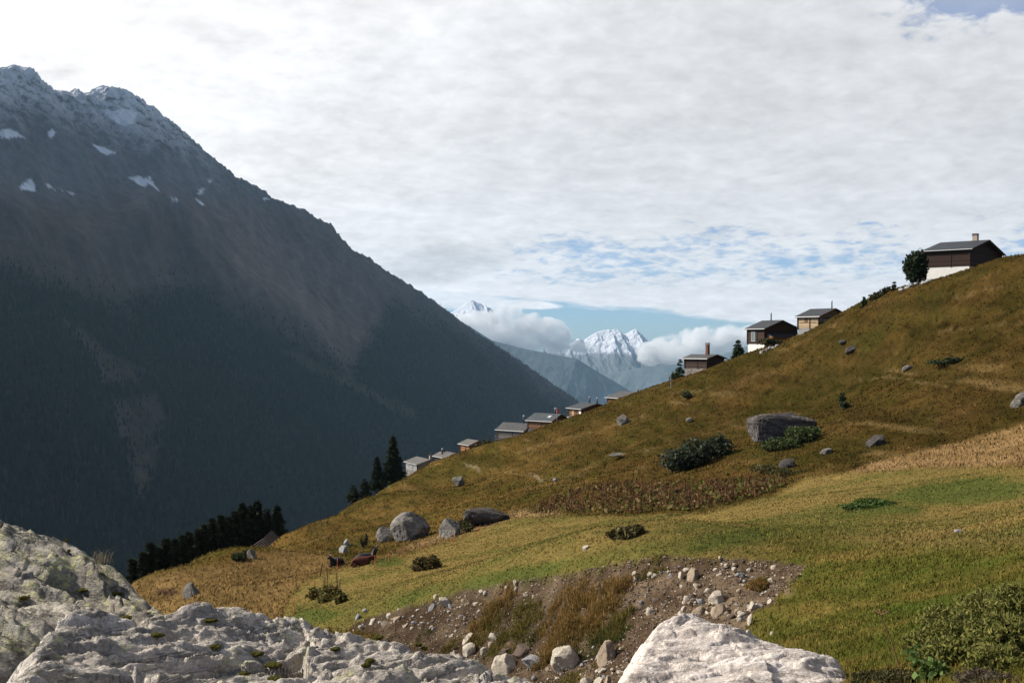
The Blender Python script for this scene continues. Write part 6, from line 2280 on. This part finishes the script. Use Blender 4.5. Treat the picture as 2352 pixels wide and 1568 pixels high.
G1, G2 = 'orange electric fence posts around the meadow', 'dark wooden stakes near the cows'
for u, v0, v1, mt, lb in [(675, 1370, 1414, M_PLASTIC, 'nearest orange post, alone above the rim of the front slab'), (722, 1333, 1353, M_PLASTIC, 'short orange post behind the yellow green bush'),
                          (775, 1281, 1309, M_PLASTIC, 'orange post standing in front of the left black cow'), (861, 1275, 1302, M_REDP, 'faded post just right of the brown cow'),
                          (892, 1271, 1294, M_PLASTIC, 'leaning orange post right of the cows, second from them'), (929, 1255, 1279, M_REDP, 'faded red post left of the pale humped boulder foot'),
                          (975, 1243, 1266, M_REDP, 'red post in front of the pale humped boulder'), (1042, 1224, 1246, M_REDP, 'red post in front of the knobbly grey boulder'), (1101, 1208, 1228, M_REDP, 'red post farthest up, below the flat topped boulder')]:
    fence_post(u, v0, v1, mt, lb, rad=0.021, group=G1, lean=0.06 if 'leaning' in lb else 0.0)
for u, v0, v1, ln, lb in [(735, 1293, 1323, 0.18, 'dark stake leaning to the right left of the cows'), (751, 1311, 1340, 0.03, 'upright dark stake between the two dark leaning ones'),
                          (775, 1316, 1345, -0.06, 'thick dark stake above the yellow green bush'), (746, 1331, 1343, 0.05, 'short dark stub beside the upright stake'), (780, 1330, 1350, 0.06, 'short dark stick right of the thick stake')]:
    fence_post(u, v0, v1, M_POSTW, lb, lean=ln, rad=0.03, group=G2)


def snow_fence():
    Y0, Y1, Y2 = 128.0, 126.0, 125.0
    a, b, c = np.array(P(583, 1251, Y0)), np.array(P(606, 1236, Y1)), np.array(P(625, 1218, Y2))
    A, B, C_ = np.array(P(598, 1268, Y0)), np.array(P(620, 1251, Y1)), np.array(P(639, 1232, Y2))
    x0, y0, z0 = (A + C_) / 2
    root = empty('snow_fence', (x0, y0, z0 - 0.6))
    tag(root, 'slatted wooden snow fence leaning at the slope edge before the conifers', 'fence')
    off = np.array([x0, y0, z0 - 0.6])
    mat = plain('grey_slats', (0.16, 0.13, 0.125), 0.85, 0.15, 0.3)
    for (t0, t1, b0, b1) in ((a, b, A, B), (b, c, B, C_)):
        s = MB()
        for i in range(6):
            f = i / 5
            p, q = lerp(t0, b0, f) - off, lerp(t1, b1, f) - off
            s.tube(p, q, 0.035, 0.035, 4)
        s.build('slat_panel', mat, root)
    for i in range(7):
        f = i / 6 * 2
        t_ = lerp(a, b, f) if f < 1 else lerp(b, c, f - 1)
        b_ = lerp(A, B, f) if f < 1 else lerp(B, C_, f - 1)
        k = MB()
        k.tube(t_ - off + [0, .06, .05], b_ + (b_ - t_) * 0.45 - off + [0, .06, 0], 0.05, 0.05, 6)
        k.build('post', M_POSTW, root)


snow_fence()


# ------------------------------------------------------------------ cows
def cow(u, v, label, mat, hornmat, rz, scale, pose, seed):
    x, y, z = on_ground(u, v)
    root = empty('cow', (x, y, z), rz)
    root.scale = (scale,) * 3
    tag(root, label, 'cow')
    head = Vector(pose['head'])
    muz = head + Vector(pose['muz'])
    nodes = [  # position, radius x, parent
        ((-0.78, 0, 0.44), 0.34, None), ((-0.35, 0.0, 0.45), 0.41, 0), ((0.12, 0, 0.45), 0.43, 1), ((0.55, 0, 0.48), 0.38, 2), ((0.80, 0, 0.62), 0.27, 3),
        (tuple((Vector((0.80, 0, 0.62)) + head) / 2), 0.19, 4), (tuple(head), 0.165, 5), (tuple((head + muz) / 2), 0.135, 6), (tuple(muz), 0.095, 7),
        ((0.62, 0.26, 0.22), 0.14, 3), ((0.92, 0.30, 0.12), 0.085, 9), ((0.62, 0.36, 0.07), 0.06, 10),
        ((0.62, -0.26, 0.22), 0.14, 3), ((0.92, -0.30, 0.12), 0.085, 12), ((0.62, -0.36, 0.07), 0.06, 13),
        ((-0.62, -0.32, 0.26), 0.20, 0), ((-0.22, -0.46, 0.18), 0.12, 15), ((-0.62, -0.52, 0.07), 0.065, 16), ((-0.30, -0.54, 0.05), 0.055, 17),
        ((-0.62, 0.30, 0.22), 0.18, 0), ((-0.22, 0.42, 0.14), 0.11, 19), ((-0.60, 0.48, 0.06), 0.06, 20)]
    me = bpy.data.meshes.new('body')
    me.from_pydata([n[0] for n in nodes], [(n[2], i) for i, n in enumerate(nodes) if n[2] is not None], [])
    ob = bpy.data.objects.new('body', me)
    C.objects.link(ob)
    ob.parent = root
    sk = ob.modifiers.new('skin', 'SKIN')
    sk.use_smooth_shade = True
    for i, n in enumerate(nodes):
        d = me.skin_vertices[0].data[i]
        d.radius = (n[1], n[1])
        d.use_root = i == 0
    ss = ob.modifiers.new('sub', 'SUBSURF')
    ss.levels = ss.render_levels = 2
    me.materials.append(mat)
    d = (muz - head).normalized()
    side = d.cross(Vector((0, 0, 1))).normalized()
    for sg in (-1, 1):
        e = MB()
        p0 = head + side * sg * 0.13 + Vector((0, 0, .07)) - d * .05
        p1 = p0 + side * sg * .10 + Vector((0, 0, .01))
        p2 = p1 + side * sg * .13 - Vector((0, 0, .05))
        e.tube(p0, p1, 0.03, 0.06, 8)
        e.tube(p1, p2, 0.06, 0.012, 8)
        e.build('ear', mat, ob, smooth_sh=True)
        h = MB()
        q0 = head + side * sg * 0.09 + Vector((0, 0, .13)) - d * .05
        q1 = q0 + side * sg * .14 + Vector((0, 0, .05))
        q2 = q1 + side * sg * .07 + Vector((0, 0, .12)) + d * .04
        h.tube(q0, q1, 0.035, 0.026, 8)
        h.tube(q1, q2, 0.026, 0.006, 8)
        h.build('horn', hornmat, ob, smooth_sh=True)
        ey = MB()
        c0 = head + side * sg * 0.135 + d * .08 + Vector((0, 0, .05))
        ey.tube(c0, c0 + side * sg * .03, 0.022, 0.012, 8)
        ey.build('eye', M_PIPE, ob, smooth_sh=True)
    tl = MB()
    tl.tube((-1.08, 0, .58), (-1.18, .05, .25), 0.035, 0.022, 6)
    tl.tube((-1.18, .05, .25), (-1.02, .22, .05), 0.022, 0.05, 6)
    tl.build('tail', mat, ob, smooth_sh=True)
    return root


M_COWB = plain('brown_hide', (0.085, 0.022, 0.012), 0.7, 0.25, 0.3, 3)
M_COWK = plain('black_hide', (0.014, 0.012, 0.013), 0.6, 0.3, 0.3, 3)
M_HORN = plain('horn', (0.45, 0.34, 0.24), 0.5, 0.4, 0.2)
cow(826, 1300, 'dark red brown cow lying in front of the black one', M_COWB, M_HORN, 0.12, 0.86, {'head': (1.10, 0.12, 0.78), 'muz': (0.26, 0.03, -0.18)}, 1)
cow(834, 1294, 'black cow with pale horns lying behind the brown one, head raised', M_COWK, M_HORN, 0.35, 1.08, {'head': (0.98, -0.05, 1.16), 'muz': (0.10, -0.24, -0.16)}, 2)
cow(774, 1298, 'black cow on the left lying head on beside an orange post', M_COWK, M_HORN, -1.9, 0.92, {'head': (0.98, -0.22, 1.04), 'muz': (0.20, -0.16, -0.17)}, 3)
